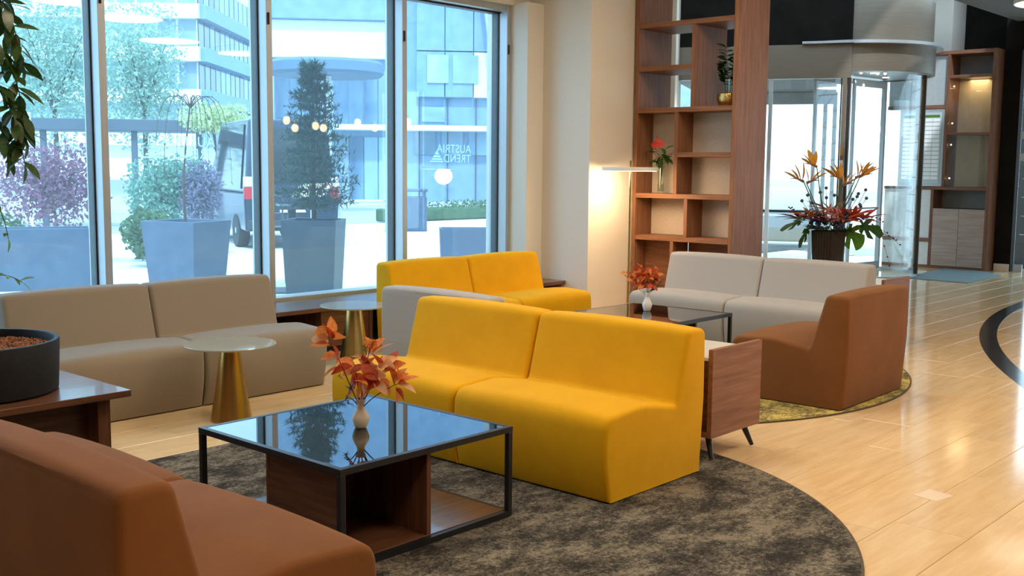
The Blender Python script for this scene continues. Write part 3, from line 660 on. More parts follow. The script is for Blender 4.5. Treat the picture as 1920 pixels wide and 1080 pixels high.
def monstera(name, mt, base, direction, size, roll):
    m = MB(); vs = [(0, 0, 0)]; out = []
    K = 44
    for i in range(K+1):
        a = -PI*.93+2*PI*.93*i/K; r = .5+.42*math.cos(a)*.55
        if i % 6 in (2, 3) and .15 < abs(a)/PI < .85: r *= .38
        out.append((.42+r*math.cos(a), r*1.0*math.sin(a), -.18*(r*math.sin(a))**2-.22*(.42+r*math.cos(a))**2))
    vs = [(.30, 0, .02)]+out; m.add(vs, [(0, i, i+1) for i in range(1, K+1)])
    return place_leaf(m.mesh(name, mt, 0, 60), name, t, base, direction, size, roll)
MON = leafm('monstera_leaf', (.03, .10, .02), (.08, .20, .03), .35); MOB = leafm('monstera_bright', (.12, .30, .03), (.22, .42, .06), .35)
rr_ = Vector((.669, -.743, 0)); ff_ = Vector((-.743, -.669, 0))
monstera('leaf', MON, P3(1520, 412, -.05), -rr_*.8+ff_*.3+Vector((0, 0, -.6)), .28, .9)
monstera('leaf', MON, P3(1512, 405, 0), -rr_*1+ff_*.2+Vector((0, 0, .0)), .30, .5)
monstera('leaf', MOB, P3(1578, 410, -.02), rr_*.6+ff_*.25+Vector((0, 0, -.6)), .30, -1.1)
monstera('leaf', MON, P3(1600, 408, 0), rr_*1+ff_*.3+Vector((0, 0, -.2)), .30, -.7)
GRN = leaf_mesh('leaf', MON, 1, .45, .2, .3)
for i in range(26):
    a = 2*PI*i/26; b = Vector((fx+.13*math.cos(a), fy+.13*math.sin(a), .91)); place_leaf(GRN, 'leaf', t, b, (math.cos(a), math.sin(a), rv.uniform(.0, .8)), rv.uniform(.13, .20), rv.uniform(-.5, .5))
BERRY = mat('dark_red_berry', (.16, .01, .02), rough=.3)
for pts in ([(1600, 400), (1640, 405), (1665, 425), (1690, 450)], [(1605, 402), (1645, 415), (1665, 450), (1671, 490)], [(1600, 398), (1640, 398), (1655, 402)], [(1600, 400), (1650, 425), (1672, 432), (1682, 440)], [(1500, 400), (1485, 385), (1476, 378)], [(1510, 398), (1492, 392), (1482, 380)]):
    q = bez([P3(*p) for p in pts], 12); MB().tube(q, .003, 5, .0015).build('twig', BARK, t); 
    for k in range(4, 13, 2): MB().ball(q[k]+Vector((0, 0, rv.uniform(-.02, .02))), .011, 7, 4).build('berry', BERRY, t, smooth=80)
# ------------------------------------------------------------------ entrance: revolving door and glazed screen
d = thing('door_1', 'round revolving door with steel canopy at the entrance', 'door', tuple(DC), AZ-PI/2, kind='structure')
def LB(): return MB()
def lathe_d(prof, n=72, a0=0, a1=2*PI, cap=False):
    m = MB().lathe(prof, (0, 0, 0), n, a0, a1, cap=cap); m.v = [tuple(DM @ Vector(v)) for v in m.v]; return m
def band_d(r0, r1, z0, z1, a0=0, a1=2*PI, n=72):
    m = MB(); vs = []; full = abs(a1-a0-2*PI) < 1e-6; k = n+1
    for i in range(k):
        a = a0+(a1-a0)*i/n
        for r, z in ((r0, z0), (r1, z0), (r1, z1), (r0, z1)): vs.append(DM @ Vector((r*math.cos(a), r*math.sin(a), z)))
    fs = [(i*4+j, i*4+(j+1) % 4, i*4+4+(j+1) % 4, i*4+4+j) for i in range(n) for j in range(4)]
    if not full: fs += [(0, 1, 2, 3), (n*4+3, n*4+2, n*4+1, n*4)]
    return m.add(vs, fs)
band_d(1.14, 1.20, 3.05, 3.44).build('canopy_band', STEEL, d, smooth=40)
band_d(1.12, 1.16, 3.48, 4.12).build('canopy_drum', STEEL, d, smooth=40)
band_d(1.10, 1.31, 3.44, 3.485).build('canopy_ring', ALU, d, smooth=40)
MB().lathe([(1.13, 3.08), (1.13, 3.12), (.001, 3.12)], (0, 0, 0), 64, cap=False)
m = lathe_d([(.001, 3.07), (1.13, 3.07), (1.13, 3.12), (.001, 3.12)]); m.build('canopy_ceiling', mat('canopy_soffit', (.25, .26, .27), rough=.4, metal=.3), d)
m = lathe_d([(.001, 4.06), (1.12, 4.06), (1.12, 4.12), (.001, 4.12)]); m.build('canopy_roof', BLKWALL, d)
ra = math.radians
band_d(1.06, 1.075, .02, 3.05, ra(-88), ra(-12), 32).build('curved_glass', DGLASS, d, smooth=60)
band_d(1.06, 1.075, .02, 3.05, ra(20), ra(62), 24).build('curved_glass', DGLASS, d, smooth=60)
for a in (-12, 20, 62): band_d(1.04, 1.10, 0, 3.05, ra(a-1.3), ra(a+1.3), 2).build('door_post', DSTEEL if a == -12 else ALU, d)
band_d(1.04, 1.10, 0, .04, ra(-90), ra(62), 40).build('floor_track', ALU, d)
for k, a in enumerate((58, 238)):
    c, s = math.cos(ra(a)), math.sin(ra(a)); R_ = DM @ Matrix(((c, -s, 0, 0), (s, c, 0, 0), (0, 0, 1, 0), (0, 0, 0, 1)))
    w = MB().box(.04, 1.0, -.022, .022, .02, .14, R_).box(.04, 1.0, -.022, .022, 2.93, 3.04, R_).box(.95, 1.0, -.022, .022, .14, 2.93, R_).box(.04, .09, -.022, .022, .14, 2.93, R_).build('door_wing', ALU, d, bevel=.003)
    MB().box(.09, .95, -.005, .005, .14, 2.93, R_).build('wing_glass', DGLASS, w, smooth=0)
    MB().box(.25, .85, -.05, -.035, 1.0, 1.03, R_).build('push_bar', ALU, w, bevel=.003)
for x, y in ((.3, -.55), (-.4, -.3), (.5, .3)):
    m = MB().lathe([(.001, 3.062), (.05, 3.062), (.05, 3.07)], (0, 0, 0), 20, cap=False); m.v = [tuple(DM @ (Vector(v)+Vector((x, y, 0)))) for v in m.v]
    m.build('spotlight', mat('spot_lens', (1, .9, .7), emit=(1, .8, .5), estr=6), d)
# flat glazed screen left of the drum
w = thing('window_7', None, None, tuple(DM @ Vector((-1.3, -1.2, 0))), AZ-PI/2, kind='structure')
FX0, FX1, FY = -2.52, -.02, -1.2
MB().box(FX0, FX1, FY-.03, FY+.12, 2.95, 3.44, DM).build('header_panel', STEEL, w, bevel=.004)
MB().box(FX0, FX1, FY-.01, FY+.12, 3.441, 5.4, DM).build('black_spandrel', BLKWALL, w, bevel=.004)
MB().box(-.72, FX1+.02, FY-.13, FY-.031, 3.44, 3.475, DM).build('ring_rail', ALU, w, bevel=.004)
MB().box(-.135, -.07, FY-.03, FY+.10, 0, 2.949, DM).build('post', STEEL, w, bevel=.003)
MB().box(-.069, -.02, FY-.02, FY+.10, 0, 3.05, DM).build('post', DSTEEL, w, bevel=.003)
MB().box(FX0, -1.18, FY, FY+.012, .06, 2.94, DM).build('pane', DGLASS, w, smooth=0); MB().box(-1.12, -.16, FY, FY+.012, .06, 2.94, DM).build('pane', DGLASS, w, smooth=0)
MB().box(-1.178, -1.122, FY-.03, FY+.08, 0, 2.949, DM).build('post', ALU, w, bevel=.003)
MB().box(-.158, -.137, FY-.02, FY+.03, .0, 2.945, DM).build('gasket', GASKET, w, bevel=.002)
MB().box(FX0, -.14, FY-.02, FY+.06, 0, .06, DM).build('bottom_rail', ALU, w, bevel=.003)
MB().box(-.13, -.085, FY-.045, FY-.031, 1.62, 1.76, DM).build('switch_plate', WHITEP, w, bevel=.002); MB().box(-.128, -.087, FY-.043, FY-.031, 1.82, 1.95, DM).build('switch_plate', GOLD, w, bevel=.002)
MB().box(-2.6, -.25, FY+.15, FY+3.0, 2.95, 3.1, DM).build('ceiling_vestibule', GREYC, kind='structure', bevel=.004)
w8 = thing('window_8', None, None, tuple(DM @ Vector((-1.4, 1.5, 0))), AZ-PI/2, kind='structure')
for x in (-2.5, -.46, -.30): MB().box(x, x+.07, 1.75, 1.85, 0, 2.95, DM).build('post', ALU, w8, bevel=.003)
MB().box(-2.5, -.3, 1.75, 1.85, 2.75, 2.95, DM).build('header_panel', ALU, w8, bevel=.003)
for x0, x1 in ((-2.43, -.47), (-.39, -.31)): MB().box(x0, x1, 1.79, 1.80, 0, 2.75, DM).build('pane', DGLASS, w8, smooth=0)
t = MB().prism([(16.0, 5.5), (17.6, 5.56), (18.1, 6.0), (18.1, 6.62), (16.1, 6.5)], .001, .012).build('entrance_mat', mat('teal_grey_mat', (.16, .24, .26), (.22, .31, .33), rough=.9, scale=60, bump=.3), label='flat blue grey entrance mat beside the revolving door', cat='mat')
# ------------------------------------------------------------------ far wall cabinet and display
XC = 18.115
t = thing('display_cabinet', 'tall walnut display cabinet with glass shelves and two lower doors by the entrance', 'cabinet', (XC, 6.4, 0))
CBZ = wood('cabinet_walnut_grain_z', (.15, .068, .040), (.26, .13, .085), 2); CBY = wood('cabinet_walnut_grain_y', (.15, .068, .040), (.26, .13, .085), 1)
box('side_panel', CBZ, t, XC, 19.18, 5.97, 6.03, 0, 3.57)
box('top_board', CBY, t, XC, 19.1, 6.031, 7.72, 3.51, 3.57)
box('divider', CBZ, t, XC+.002, 18.6, 6.70, 6.75, 1.36, 3.509)
box('shelf_board', CBY, t, XC+.002, 18.6, 6.031, 6.699, 3.125, 3.175); box('shelf_board', CBY, t, XC+.002, 18.6, 6.031, 6.699, 2.205, 2.245)
box('shelf_board', CBY, t, XC+.001, 18.6, 6.031, 7.72, 1.31, 1.359)
box('divider', CBZ, t, XC+.002, 18.6, 6.87, 6.92, .05, 1.309); box('plinth', CBY, t, XC+.03, 18.6, 6.031, 7.72, 0, .049)
box('back_panel', mat('grey_back_board', (.22, .24, .25), (.26, .28, .29), rough=.6, scale=9), t, 18.55, 18.58, 6.031, 6.699, 3.176, 3.509)
box('back_panel', mat('honey_back_board', (.60, .48, .30), (.66, .54, .35), rough=.6, scale=9), t, 18.55, 18.58, 6.031, 6.699, 1.36, 3.124)
box('back_panel', mat('dark_back_board', (.2, .22, .23), rough=.6), t, 18.5, 18.52, 6.031, 6.869, 1.0, 1.309)
box('glass_door', DGLASS, t, XC+.02, XC+.028, 6.031, 6.699, 1.36, 3.124, bevel=0, smooth=0)
for y0, y1 in ((6.031, 6.442), (6.447, 6.868)):
    box('door', PALEW, t, XC+.005, XC+.03, y0, y1, .05, 1.0, bevel=.003)
box('upper_panel', mat('blue_grey_panel', (.36, .40, .42), (.40, .44, .46), rough=.7, scale=20), t, XC+.04, XC+.07, 6.751, 7.72, 2.70, 3.505)
box('rail', CBY, t, XC+.002, XC+.3, 6.751, 7.72, 2.64, 2.699)
PAN = mat('pale_board', (.66, .68, .69), (.72, .74, .75), rough=.5, scale=14)
box('lower_panel', PAN, t, XC+.03, XC+.06, 6.921, 7.72, .50, 1.308); box('lower_panel', PAN, t, XC+.03, XC+.06, 6.921, 7.72, .05, .44); box('rail', CBY, t, XC+.002, XC+.1, 6.921, 7.72, .441, .499)
LED = mat('display_lamp', (1, .9, .7), emit=(1, .8, .5), estr=8)
for z in (3.0, 2.4, 2.05, 1.5):
    MB().ball((XC+.10, 6.66, z), .012, 8, 5).build('spot_lamp', LED, t)
light('AREA', 'display_case_source', (XC+.32, 6.37, 3.115), 2.6, (1, .72, .4), .3)
t = thing('letter_board', 'white framed letter board with rows of slips left of the cabinet', 'board', (XC, 7.1, 1.4))
box('frame', ALU, t, XC+.01, XC+.06, 6.755, 7.5, 1.365, 2.635); box('board', mat('pale_blue_board', (.48, .60, .66), rough=.4), t, XC+.002, XC+.0095, 6.80, 7.45, 1.42, 2.58, bevel=.001)
slip = MB().box(-.004, 0, -.058, .058, -.026, .026).mesh('slip', mat('white_slip', (.88, .90, .92), rough=.3))
strip = mat('slot_strip', (.45, .52, .56), rough=.5)
box('header_strip', LEAFB, t, XC-.002, XC+.0019, 6.83, 7.42, 2.50, 2.54, bevel=.001)
for i in range(15):
    box('slot_rail', strip, t, XC-.001, XC+.0019, 6.81, 7.44, 1.46+i*.068, 1.47+i*.068, bevel=0)
    for k in range(5): inst(slip, 'slip', t, Matrix.Translation((XC+.0015, 6.88+k*.124, 1.503+i*.068)))
# glass door at the far right
t = thing('door_2', 'frosted glass door with pale hinges at the right edge', 'door', (18.5, 5.0, 0), kind='structure')
FROST = glass('patterned_glass', (.95, .985, 1), 1.5)
box('door_glass', FROST, t, 18.5, 18.512, 3.62, 5.66, .02, 3.54, bevel=0, smooth=0)
for z in (2.2, 1.85, .06): box('hinge', ALU, t, 18.47, 18.499, 5.52, 5.66, z-.06, z+.06, bevel=.003)
for n in range(4):
    y0, y1 = 3.6-2.45*(n+1), 3.6-2.45*n
    w9 = thing('window_%d' % (9+n), None, None, (18.5, (y0+y1)/2, 0), kind='structure')
    box('pane', FROST, w9, 18.5, 18.51, y0+.03, y1-.03, .06, 3.5, bevel=0, smooth=0); box('mullion', GASKET, w9, 18.46, 18.56, y1-.03, y1+.012, 0, 3.55)
    box('bottom_rail', GASKET, w9, 18.46, 18.56, y0+.013, y1-.031, 0, .06); box('top_rail', GASKET, w9, 18.46, 18.56, y0+.013, y1-.031, 3.5, 3.55)
rail = MB()
for i in range(9):
    z = .6+i*.3; rail.box(18.515, 18.518, 3.7, 5.6, z, z+.012)
    for k in range(6): rail.tube([(18.516, 3.8+k*.3, z), (18.516, 4.05+k*.3, z+.3)], .006, 4)
rail.build('frost_pattern', mat('frost_lines', (.75, .8, .83), rough=.6), t)
# ------------------------------------------------------------------ ceiling lamps (real lamps of the room)
CL = None
LAMP_AT = ['over the middle of the lobby before the near rug', 'over the gap right of the near rug', 'over the aisle before the mustard rug', 'over the aisle before the entrance', 'over the floor between bookcase and entrance', 'over the near left corner of the rug', 'over the middle yellow sofa', 'over the light grey sofa', 'over the back of the lobby, near end', 'over the back of the lobby, entrance end', 'at the top right corner near the glass door']
for li, (x, y) in enumerate(CEIL_SPOTS+[(16.3, 4.61)]):
    if CL is None:
        CL = thing('ceiling_light', 'round white ceiling lamp '+LAMP_AT[0], 'lamp', (x, y, 3.92), 0, 'ceiling lamps')
        MB().lathe([(.55, 3.925), (.56, 3.93), (.56, 3.999), (.001, 3.999)], (x, y, 0), 48, cap=False).build('housing', WHITEP, CL)
        MB().lathe([(.001, 3.926), (.545, 3.926), (.545, 3.935)], (x, y, 0), 48, cap=False).build('diffuser', mat('lamp_diffuser', (1, .95, .9), emit=(1, .84, .66), estr=1.6), CL)
    else:
        o = copy_tree(CL, None, 'round white ceiling lamp '+LAMP_AT[li]); o.location = (x, y, 3.92)
PL = None; BULB = mat('amber_bulb', (1, .85, .6), emit=(1, .72, .38), estr=14)
ORD = ['first', 'second', 'third', 'fourth', 'fifth', 'sixth', 'seventh']
for pi_, (x, z) in enumerate(((11.02, 2.36), (11.19, 2.24), (11.62, 2.29), (11.79, 2.26), (12.55, 2.38), (12.95, 2.30), (13.76, 2.44))):
    y = .96
    if PL is None:
        PL = thing('pendant_lamp', 'bare amber bulb pendant, first from the left of the row reflected in the window', 'lamp', (x, y, z), 0, 'bulb pendants')
        MB().ball((x, y, z), .06, 16, 10, (1, 1, 1.2)).build('bulb', BULB, PL, smooth=80); MB().lathe([(.022, z+.06), (.022, z+.13)], (x, y, 0), 14).build('socket', GOLD, PL)
        MB().tube([(x, y, z+.13), (x, y, 3.998)], .004, 6).build('cord', BLACK, PL)
    else:
        o = copy_tree(PL, None, 'bare amber bulb pendant, %s from the left of the row reflected in the window' % ORD[pi_]); o.location = (x, y, z)
        for ch in o.children:
            if ch.name.startswith('cord'):
                ch.data = ch.data.copy(); zs = 3.998-z
                for v in ch.data.vertices:
                    if v.co.z > .5: v.co.z = zs

# ------------------------------------------------------------------ outside: plaza, road, planting, buildings
PAVE = mat('pale_paving', (.62, .62, .60), (.70, .70, .68), rough=.8, scale=6); ROAD = mat('road_surface', (.34, .36, .38), (.40, .42, .44), rough=.9, scale=14)
g = MB().box(-60, 130, 8.21, 24, -.4, -.03); g.build('ground_plaza', PAVE, kind='structure', smooth=0)
MB().box(19.6, 130, -40, 8.2, -.4, -.03).build('ground_forecourt', PAVE, kind='structure', smooth=0)
MB().box(-60, 130, 24.01, 36, -.4, -.06).build('ground_road', ROAD, kind='structure', smooth=0)
MB().box(-60, 130, 36.01, 200, -.4, -.03).build('ground_far', mat('far_paving', (.5, .52, .5), (.58, .6, .58), rough=.9, scale=3), kind='structure', smooth=0)
FOL = {}
def fol_mat(k, a, b): 
    if k not in FOL: FOL[k] = leafm(k, a, b, .6, .05)
    return FOL[k]
rg = random.Random(21)
def cards(center, rad, n, size, mt, parent, name='foliage', shape=None, flat=.0):
    m = MB(); c = Vector(center)
    for i in range(n):
        v = Vector((rg.gauss(0, 1), rg.gauss(0, 1), rg.gauss(0, 1))).normalized()*(rg.random()**.45)
        if shape: v = shape(v)
        p = c+Vector((v.x*rad[0], v.y*rad[1], v.z*rad[2])); a = Vector((rg.gauss(0, 1), rg.gauss(0, 1), rg.gauss(0, 1))).normalized(); b = a.cross(Vector((rg.gauss(0, 1), rg.gauss(0, 1), rg.gauss(0, 1)))).normalized()
        s = size*rg.uniform(.6, 1.3); m.add([p-a*s, p+b*s*.5, p+a*s, p-b*s*.5], [(0, 1, 2, 3)])
    return m.build(name, mt, parent, smooth=0, kind='stuff')
def tree(name, label, x, y, h, cz, rad, n, size, mt, trunk=.12, cat='tree', z0=-.03):
    t = thing(name, label, cat, (x, y, z0))
    MB().tube(bez([(x, y, z0), (x+.1, y, cz*.5), (x, y+.1, cz)], 6), trunk, 8, trunk*.5).build('trunk', BARK, t)
    for k in range(5):
        a = 2*PI*k/5; MB().tube(bez([(x, y, cz*.7), (x+rad[0]*.3*math.cos(a), y+rad[1]*.3*math.sin(a), cz), (x+rad[0]*.7*math.cos(a), y+rad[1]*.7*math.sin(a), cz+rad[2]*.4)], 5), trunk*.45, 6, .01).build('branch', BARK, t)
    for k in range(4):
        a = 2*PI*k/4+.4; cards((x+rad[0]*.35*math.cos(a), y+rad[1]*.35*math.sin(a), cz+rad[2]*(.25 if k % 2 else -.2)), (rad[0]*.75, rad[1]*.75, rad[2]*.75), n//4, size, mt, t)
    return t
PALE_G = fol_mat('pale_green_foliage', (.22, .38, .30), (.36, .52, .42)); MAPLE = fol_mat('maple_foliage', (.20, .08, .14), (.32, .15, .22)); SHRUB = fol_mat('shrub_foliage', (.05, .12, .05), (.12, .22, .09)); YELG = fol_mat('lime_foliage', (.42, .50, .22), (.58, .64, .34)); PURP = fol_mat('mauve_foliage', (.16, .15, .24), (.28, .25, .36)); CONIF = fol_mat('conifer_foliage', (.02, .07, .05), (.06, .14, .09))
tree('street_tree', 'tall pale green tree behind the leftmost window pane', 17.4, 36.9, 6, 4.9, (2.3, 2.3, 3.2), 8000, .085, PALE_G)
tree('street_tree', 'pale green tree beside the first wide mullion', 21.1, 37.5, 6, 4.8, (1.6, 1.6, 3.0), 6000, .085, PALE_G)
tree('maple_shrub', 'red leaved maple shrub behind the long planter', 7.9, 16.9, 2, 1.25, (.9, .7, .75), 3600, .045, MAPLE, .03, 'shrub')
tree('weeping_shrub', 'rounded blue green weeping shrub behind the square planter', 10.6, 18.0, 2, 1.15, (.85, .75, .68), 4200, .05, fol_mat('weeping_foliage', (.10, .26, .20), (.22, .40, .30)), .04, 'shrub')
tree('mauve_shrub', 'mauve leaved shrub beside the parked van', 10.75, 17.2, 2, 1.08, (.42, .4, .62), 3000, .04, PURP, .03, 'shrub')
tree('lime_tree', 'small lime green tree above the weeping shrub', 15.2, 23.6, 3, 2.75, (.95, .9, .42), 2000, .06, YELG, .03)
for i, (x, y, r, lb) in enumerate(((6.6, 16.0, .5, 'low dark green shrub at the left of the long planter'), (9.0, 15.9, .45, 'low dark green shrub right of the maple'), (9.5, 16.9, .45, 'low green shrub left of the weeping shrub'))):
    t = thing('shrub', lb, 'shrub', (x, y, -.03), 0, 'low shrubs'); MB().tube([(x, y, -.03), (x, y, .5)], .03, 6, .01).build('stem', BARK, t); cards((x, y, .48), (r, r*.8, .42), 900, .06, SHRUB, t)
PLANT = mat('blue_grey_planter', (.045, .075, .13), (.065, .10, .165), rough=.5, scale=6); SOIL = mat('planter_soil', (.06, .04, .03), (.12, .08, .06), rough=.95, scale=40)
def square_planter(x, y, w, h, rot, label, wb=.82, wy=None):
    t = thing('square_planter', label, 'planter', (x, y, -.03), rot); R_ = world_of(t); wy = wy or w
    def ring(a, b, z): return [R_ @ Vector((sx*a, sy*b, z)) for sx, sy in ((-1, -1), (1, -1), (1, 1), (-1, 1))]
    m = MB(); vs = ring(w/2*wb, wy/2*wb, 0)+ring(w/2, wy/2, h)+ring(w/2-.04, wy/2-.04, h)+ring(w/2-.05, wy/2-.05, h-.08)
    fs = [(3, 2, 1, 0)]+[(k*4+i, k*4+(i+1) % 4, k*4+4+(i+1) % 4, k*4+4+i) for k in range(3) for i in range(4)]
    m.add(vs, fs).build('body', PLANT, t, bevel=.006)
    MB().add(ring(w/2-.051, wy/2-.051, h-.09)+ring(w/2-.051, wy/2-.051, h-.08), [(3, 2, 1, 0), (4, 5, 6, 7), (0, 1, 5, 4), (1, 2, 6, 5), (2, 3, 7, 6), (3, 0, 4, 7)]).build('soil', SOIL, t, smooth=0)
    return t
square_planter(7.5, 12.35, .80, .93, math.radians(22), 'blue grey tapered planter with a thin weeping sapling')
square_planter(7.42, 9.62, .60, 1.05, math.radians(40), 'blue grey tapered planter holding the conifer')
square_planter(6.35, 14.1, 1.35, .80, math.radians(-25), 'long blue grey planter behind the leftmost pane', .94, .6)
square_planter(13.1, 12.8, .95, .62, math.radians(-42), 'low grey planter box outside the right pane', .95, .5)
# thin weeping sapling
t = thing('weeping_sapling', 'thin bare weeping sapling in the square planter', 'tree', (7.5, 12.35, .82))
MB().tube(bez([(7.5, 12.35, .80), (7.44, 12.4, 1.4), (7.52, 12.33, 1.9), (7.56, 12.3, 2.38)], 10), .018, 7, .008).build('trunk', BARK, t)
for i in range(13):
    a = 2*PI*i/13; r = rg.uniform(.2, .55); z1 = rg.uniform(1.2, 1.9); q = bez([(7.56, 12.3, 2.32), (7.56+r*.7*math.cos(a), 12.3+r*.7*math.sin(a), 2.72), (7.56+r*math.cos(a), 12.3+r*math.sin(a), 2.3), (7.56+r*1.02*math.cos(a), 12.3+r*1.02*math.sin(a), z1)], 9)
    MB().tube(q, .006, 5, .002).build('branch', BARK, t); m = MB()
    for p in q[3:]:
        for k in range(4):
            d_ = Vector((rg.gauss(0, 1), rg.gauss(0, 1), rg.gauss(0, 1))).normalized()*.03; s = d_.cross(Vector((0, 0, 1))).normalized()*.01; c = p+d_*.2; m.add([c-s, c+s, c+d_], [(0, 1, 2)])
    m.build('leaf_spray', SHRUB, t, smooth=0, kind='stuff')
# conifer
t = thing('conifer', 'slender dark green conifer in the tapered planter', 'tree', (7.42, 9.62, .95))
MB().tube([(7.42, 9.62, .94), (7.42, 9.62, 2.75)], .03, 8, .006).build('trunk', BARK, t)
for i in range(18):
    z = 1.18+i*.088; r = .50*(1-(z-1.1)/1.75)**.75+.04; m = MB()
    for b in range(15):
        a = 2*PI*b/15+i*.7; rr = r*rg.uniform(.75, 1.15); e = Vector((7.42+rr*math.cos(a), 9.62+rr*math.sin(a), z+rg.uniform(-.05, .06))); o = Vector((7.42, 9.62, z-.03))
        for k in range(34):
            p = o.lerp(e, .15+.85*k/34); d_ = Vector((math.cos(a)+rg.gauss(0, .8), math.sin(a)+rg.gauss(0, .8), rg.gauss(.15, .6))).normalized()*.085; s = d_.cross(Vector((0, 0, 1))).normalized()*.012; m.add([p-s, p+s, p+d_], [(0, 1, 2)])
    m.build('branch_tier', CONIF, t, smooth=0, kind='stuff')
# vehicles
def vehicle(name, label, loc, rotz, prof, wid, paint, glassm, tail, wheel_r, wx):
    """side profile prof: (y along length, z, inset) rings; rear at y = 0"""
    t = thing(name, label, 'car', loc, rotz); R_ = world_of(t)
    body, roof = prof
    def loft(rings, nm, mt, bev=.03):
        m = MB(); vs = []; n = len(rings)
        for sx in (-1, 1):
            for y, z, ins in rings: vs.append(R_ @ Vector((sx*(wid/2-ins), y, z)))
        m.add(vs, [tuple(range(n)), tuple(range(2*n-1, n-1, -1))]+[(i, n+i, n+(i+1) % n, (i+1) % n) for i in range(n)])
        return m.build(nm, mt, t, bevel=bev, smooth=40, seg=3)
    loft(body, 'body', paint, .05); cab = loft(roof, 'cabin', paint, .05)
    # glazing: quads a little proud of the cabin
    n = len(roof)
    rw = [(-1, 0), (1, 0), (1, 1), (-1, 1)]
    (y0, z0, i0), (y1, z1, i1) = roof[0], roof[1]
    def lp(u): return (y0+(y1-y0)*u, z0+(z1-z0)*u, i0+(i1-i0)*u)
    m = MB(); a, b = lp(.12), lp(.88)
    m.add([R_ @ Vector((s*(wid/2-q[2]-.12), q[0]+dy, q[1])) for dy in (-.012, .004) for s, q in ((-1, a), (1, a), (1, b), (-1, b))], [(0, 1, 2, 3), (7, 6, 5, 4), (0, 4, 5, 1), (1, 5, 6, 2), (2, 6, 7, 3), (3, 7, 4, 0)]).build('rear_window', glassm, t, smooth=0)
    for s in (-1, 1):
        m = MB(); yb = roof[-1][0]; m.add([R_ @ Vector((s*(wid/2-i_+dx), y, z)) for dx in (.004, .014) for y, z, i_ in ((y0+.35, z0+.08, i0), (yb-.45, z0+.08, i0), (roof[2][0]-.25, z1-.10, i1-.02), (y1+.25, z1-.10, i1-.02))], [(0, 1, 2, 3), (7, 6, 5, 4), (0, 4, 5, 1), (1, 5, 6, 2), (2, 6, 7, 3), (3, 7, 4, 0)]).build('side_window', glassm, t, smooth=0)
        zl = body[1][1]
        m = MB(); x = s*(wid/2-.10); m.box(x-.09, x+.09, -.03, .10, tail[0], (tail[0]+tail[1])/2+.02, R_).build('tail_light', mat('red_lamp_lens', (.55, .02, .03), rough=.15), t, bevel=.015)
        MB().box(x-.09, x+.09, -.03, .10, (tail[0]+tail[1])/2+.025, tail[1], R_).build('tail_light', mat('clear_lamp_lens', (.75, .7, .7), rough=.15), t, bevel=.015)
        for yy in wx:
            rot = R_ @ Matrix.Translation((s*(wid/2-.12), yy, wheel_r)) @ Matrix.Rotation(PI/2, 4, 'Y')
            m = MB().lathe([(wheel_r*.55, -.11), (wheel_r*.95, -.11), (wheel_r, -.07), (wheel_r, .07), (wheel_r*.95, .11), (wheel_r*.55, .11)], (0, 0, 0), 28); m.v = [tuple(rot @ Vector(v)) for v in m.v]
            w_ = m.build('wheel', mat('tyre_rubber', (.02, .02, .022), rough=.8), t)
            m = MB().lathe([(.001, -.115), (wheel_r*.54, -.10), (wheel_r*.54, .10), (.001, .115)], (0, 0, 0), 20, cap=False); m.v = [tuple(rot @ Vector(v)) for v in m.v]; m.build('hub_cap', ALU, w_)
    MB().box(-wid/2+.06, wid/2-.06, -.10, .06, .38, .58, R_).build('bumper', mat('bumper_plastic', (.04, .045, .05), rough=.6), t, bevel=.03)
    MB().box(-.26, .26, -.04, .02, .72, .83, R_).build('number_plate', WHITEP, t, bevel=.004)
    return t
NAVYP = mat('navy_car_paint', (.012, .022, .055), rough=.25, coat=.6); CARGL = mat('dark_car_glass', (.012, .015, .02), rough=.05, spec=.6)
vehicle('van', 'dark navy van parked behind the conifer', (13.05, 17.6, -.03), math.radians(-22),
    ([(0, .35, .03), (-.02, 1.1, .0), (4.6, 1.1, .0), (4.75, .75, .05), (4.75, .35, .05)], [(.02, 1.101, .03), (.30, 2.55, .18), (3.0, 2.55, .18), (3.9, 1.101, .04)]), 1.92, NAVYP, CARGL, (.98, 1.42), .34, (.85, 3.8))
vehicle('car', 'pale car parked outside the entrance glazing', (22.3, 11.7, -.03), math.radians(114.8),
    ([(0, .30, .06), (-.02, .85, .0), (4.1, .80, .0), (4.3, .55, .08), (4.2, .30, .08)], [(.25, .851, .06), (.75, 1.42, .2), (2.2, 1.44, .2), (3.1, .851, .08)]), 1.78, mat('white_car_paint', (.75, .77, .8), rough=.2, coat=.5), CARGL, (.62, .85), .31, (.75, 3.4))
# street furniture
POSTM = mat('pale_post_paint', (.62, .66, .70), rough=.5)
for x, y, h, lb in ((8.9, 19.9, 2.5, 'thin pale post behind the long planter'), (12.6, 22.6, 1.0, 'short pale bollard left of the square planter'), (14.5, 23.2, 1.0, 'short pale bollard behind the square planter'), (15.6, 24.0, 1.0, 'short pale bollard near the mauve shrub')):
    t = thing('post', lb, 'post', (x, y, -.03)); MB().tube([(x, y, -.02), (x, y, h)], .045, 10).build('shaft', POSTM, t); MB().lathe([(.10, -.03), (.10, -.015), (.05, -.01)], (x, y, 0), 14).build('base_plate', POSTM, t); MB().lathe([(.05, h), (.05, h+.02), (.03, h+.03)], (x, y, 0), 12).build('cap', POSTM, t)
t = thing('lamp_post', 'tall white lamp post outside the right pane', 'lamp', (28.5, 26.5, -.03)); MB().tube([(28.5, 26.5, -.03), (28.5, 26.5, 7.2)], .09, 10, .06).build('shaft', POSTM, t); MB().tube([(28.5, 26.5, 7.15), (27.6, 27.3, 7.3)], .05, 8).build('arm', POSTM, t); MB().box(27.2, 27.8, 27.0, 27.5, 7.25, 7.35).build('lamp_head', POSTM, t, bevel=.02)
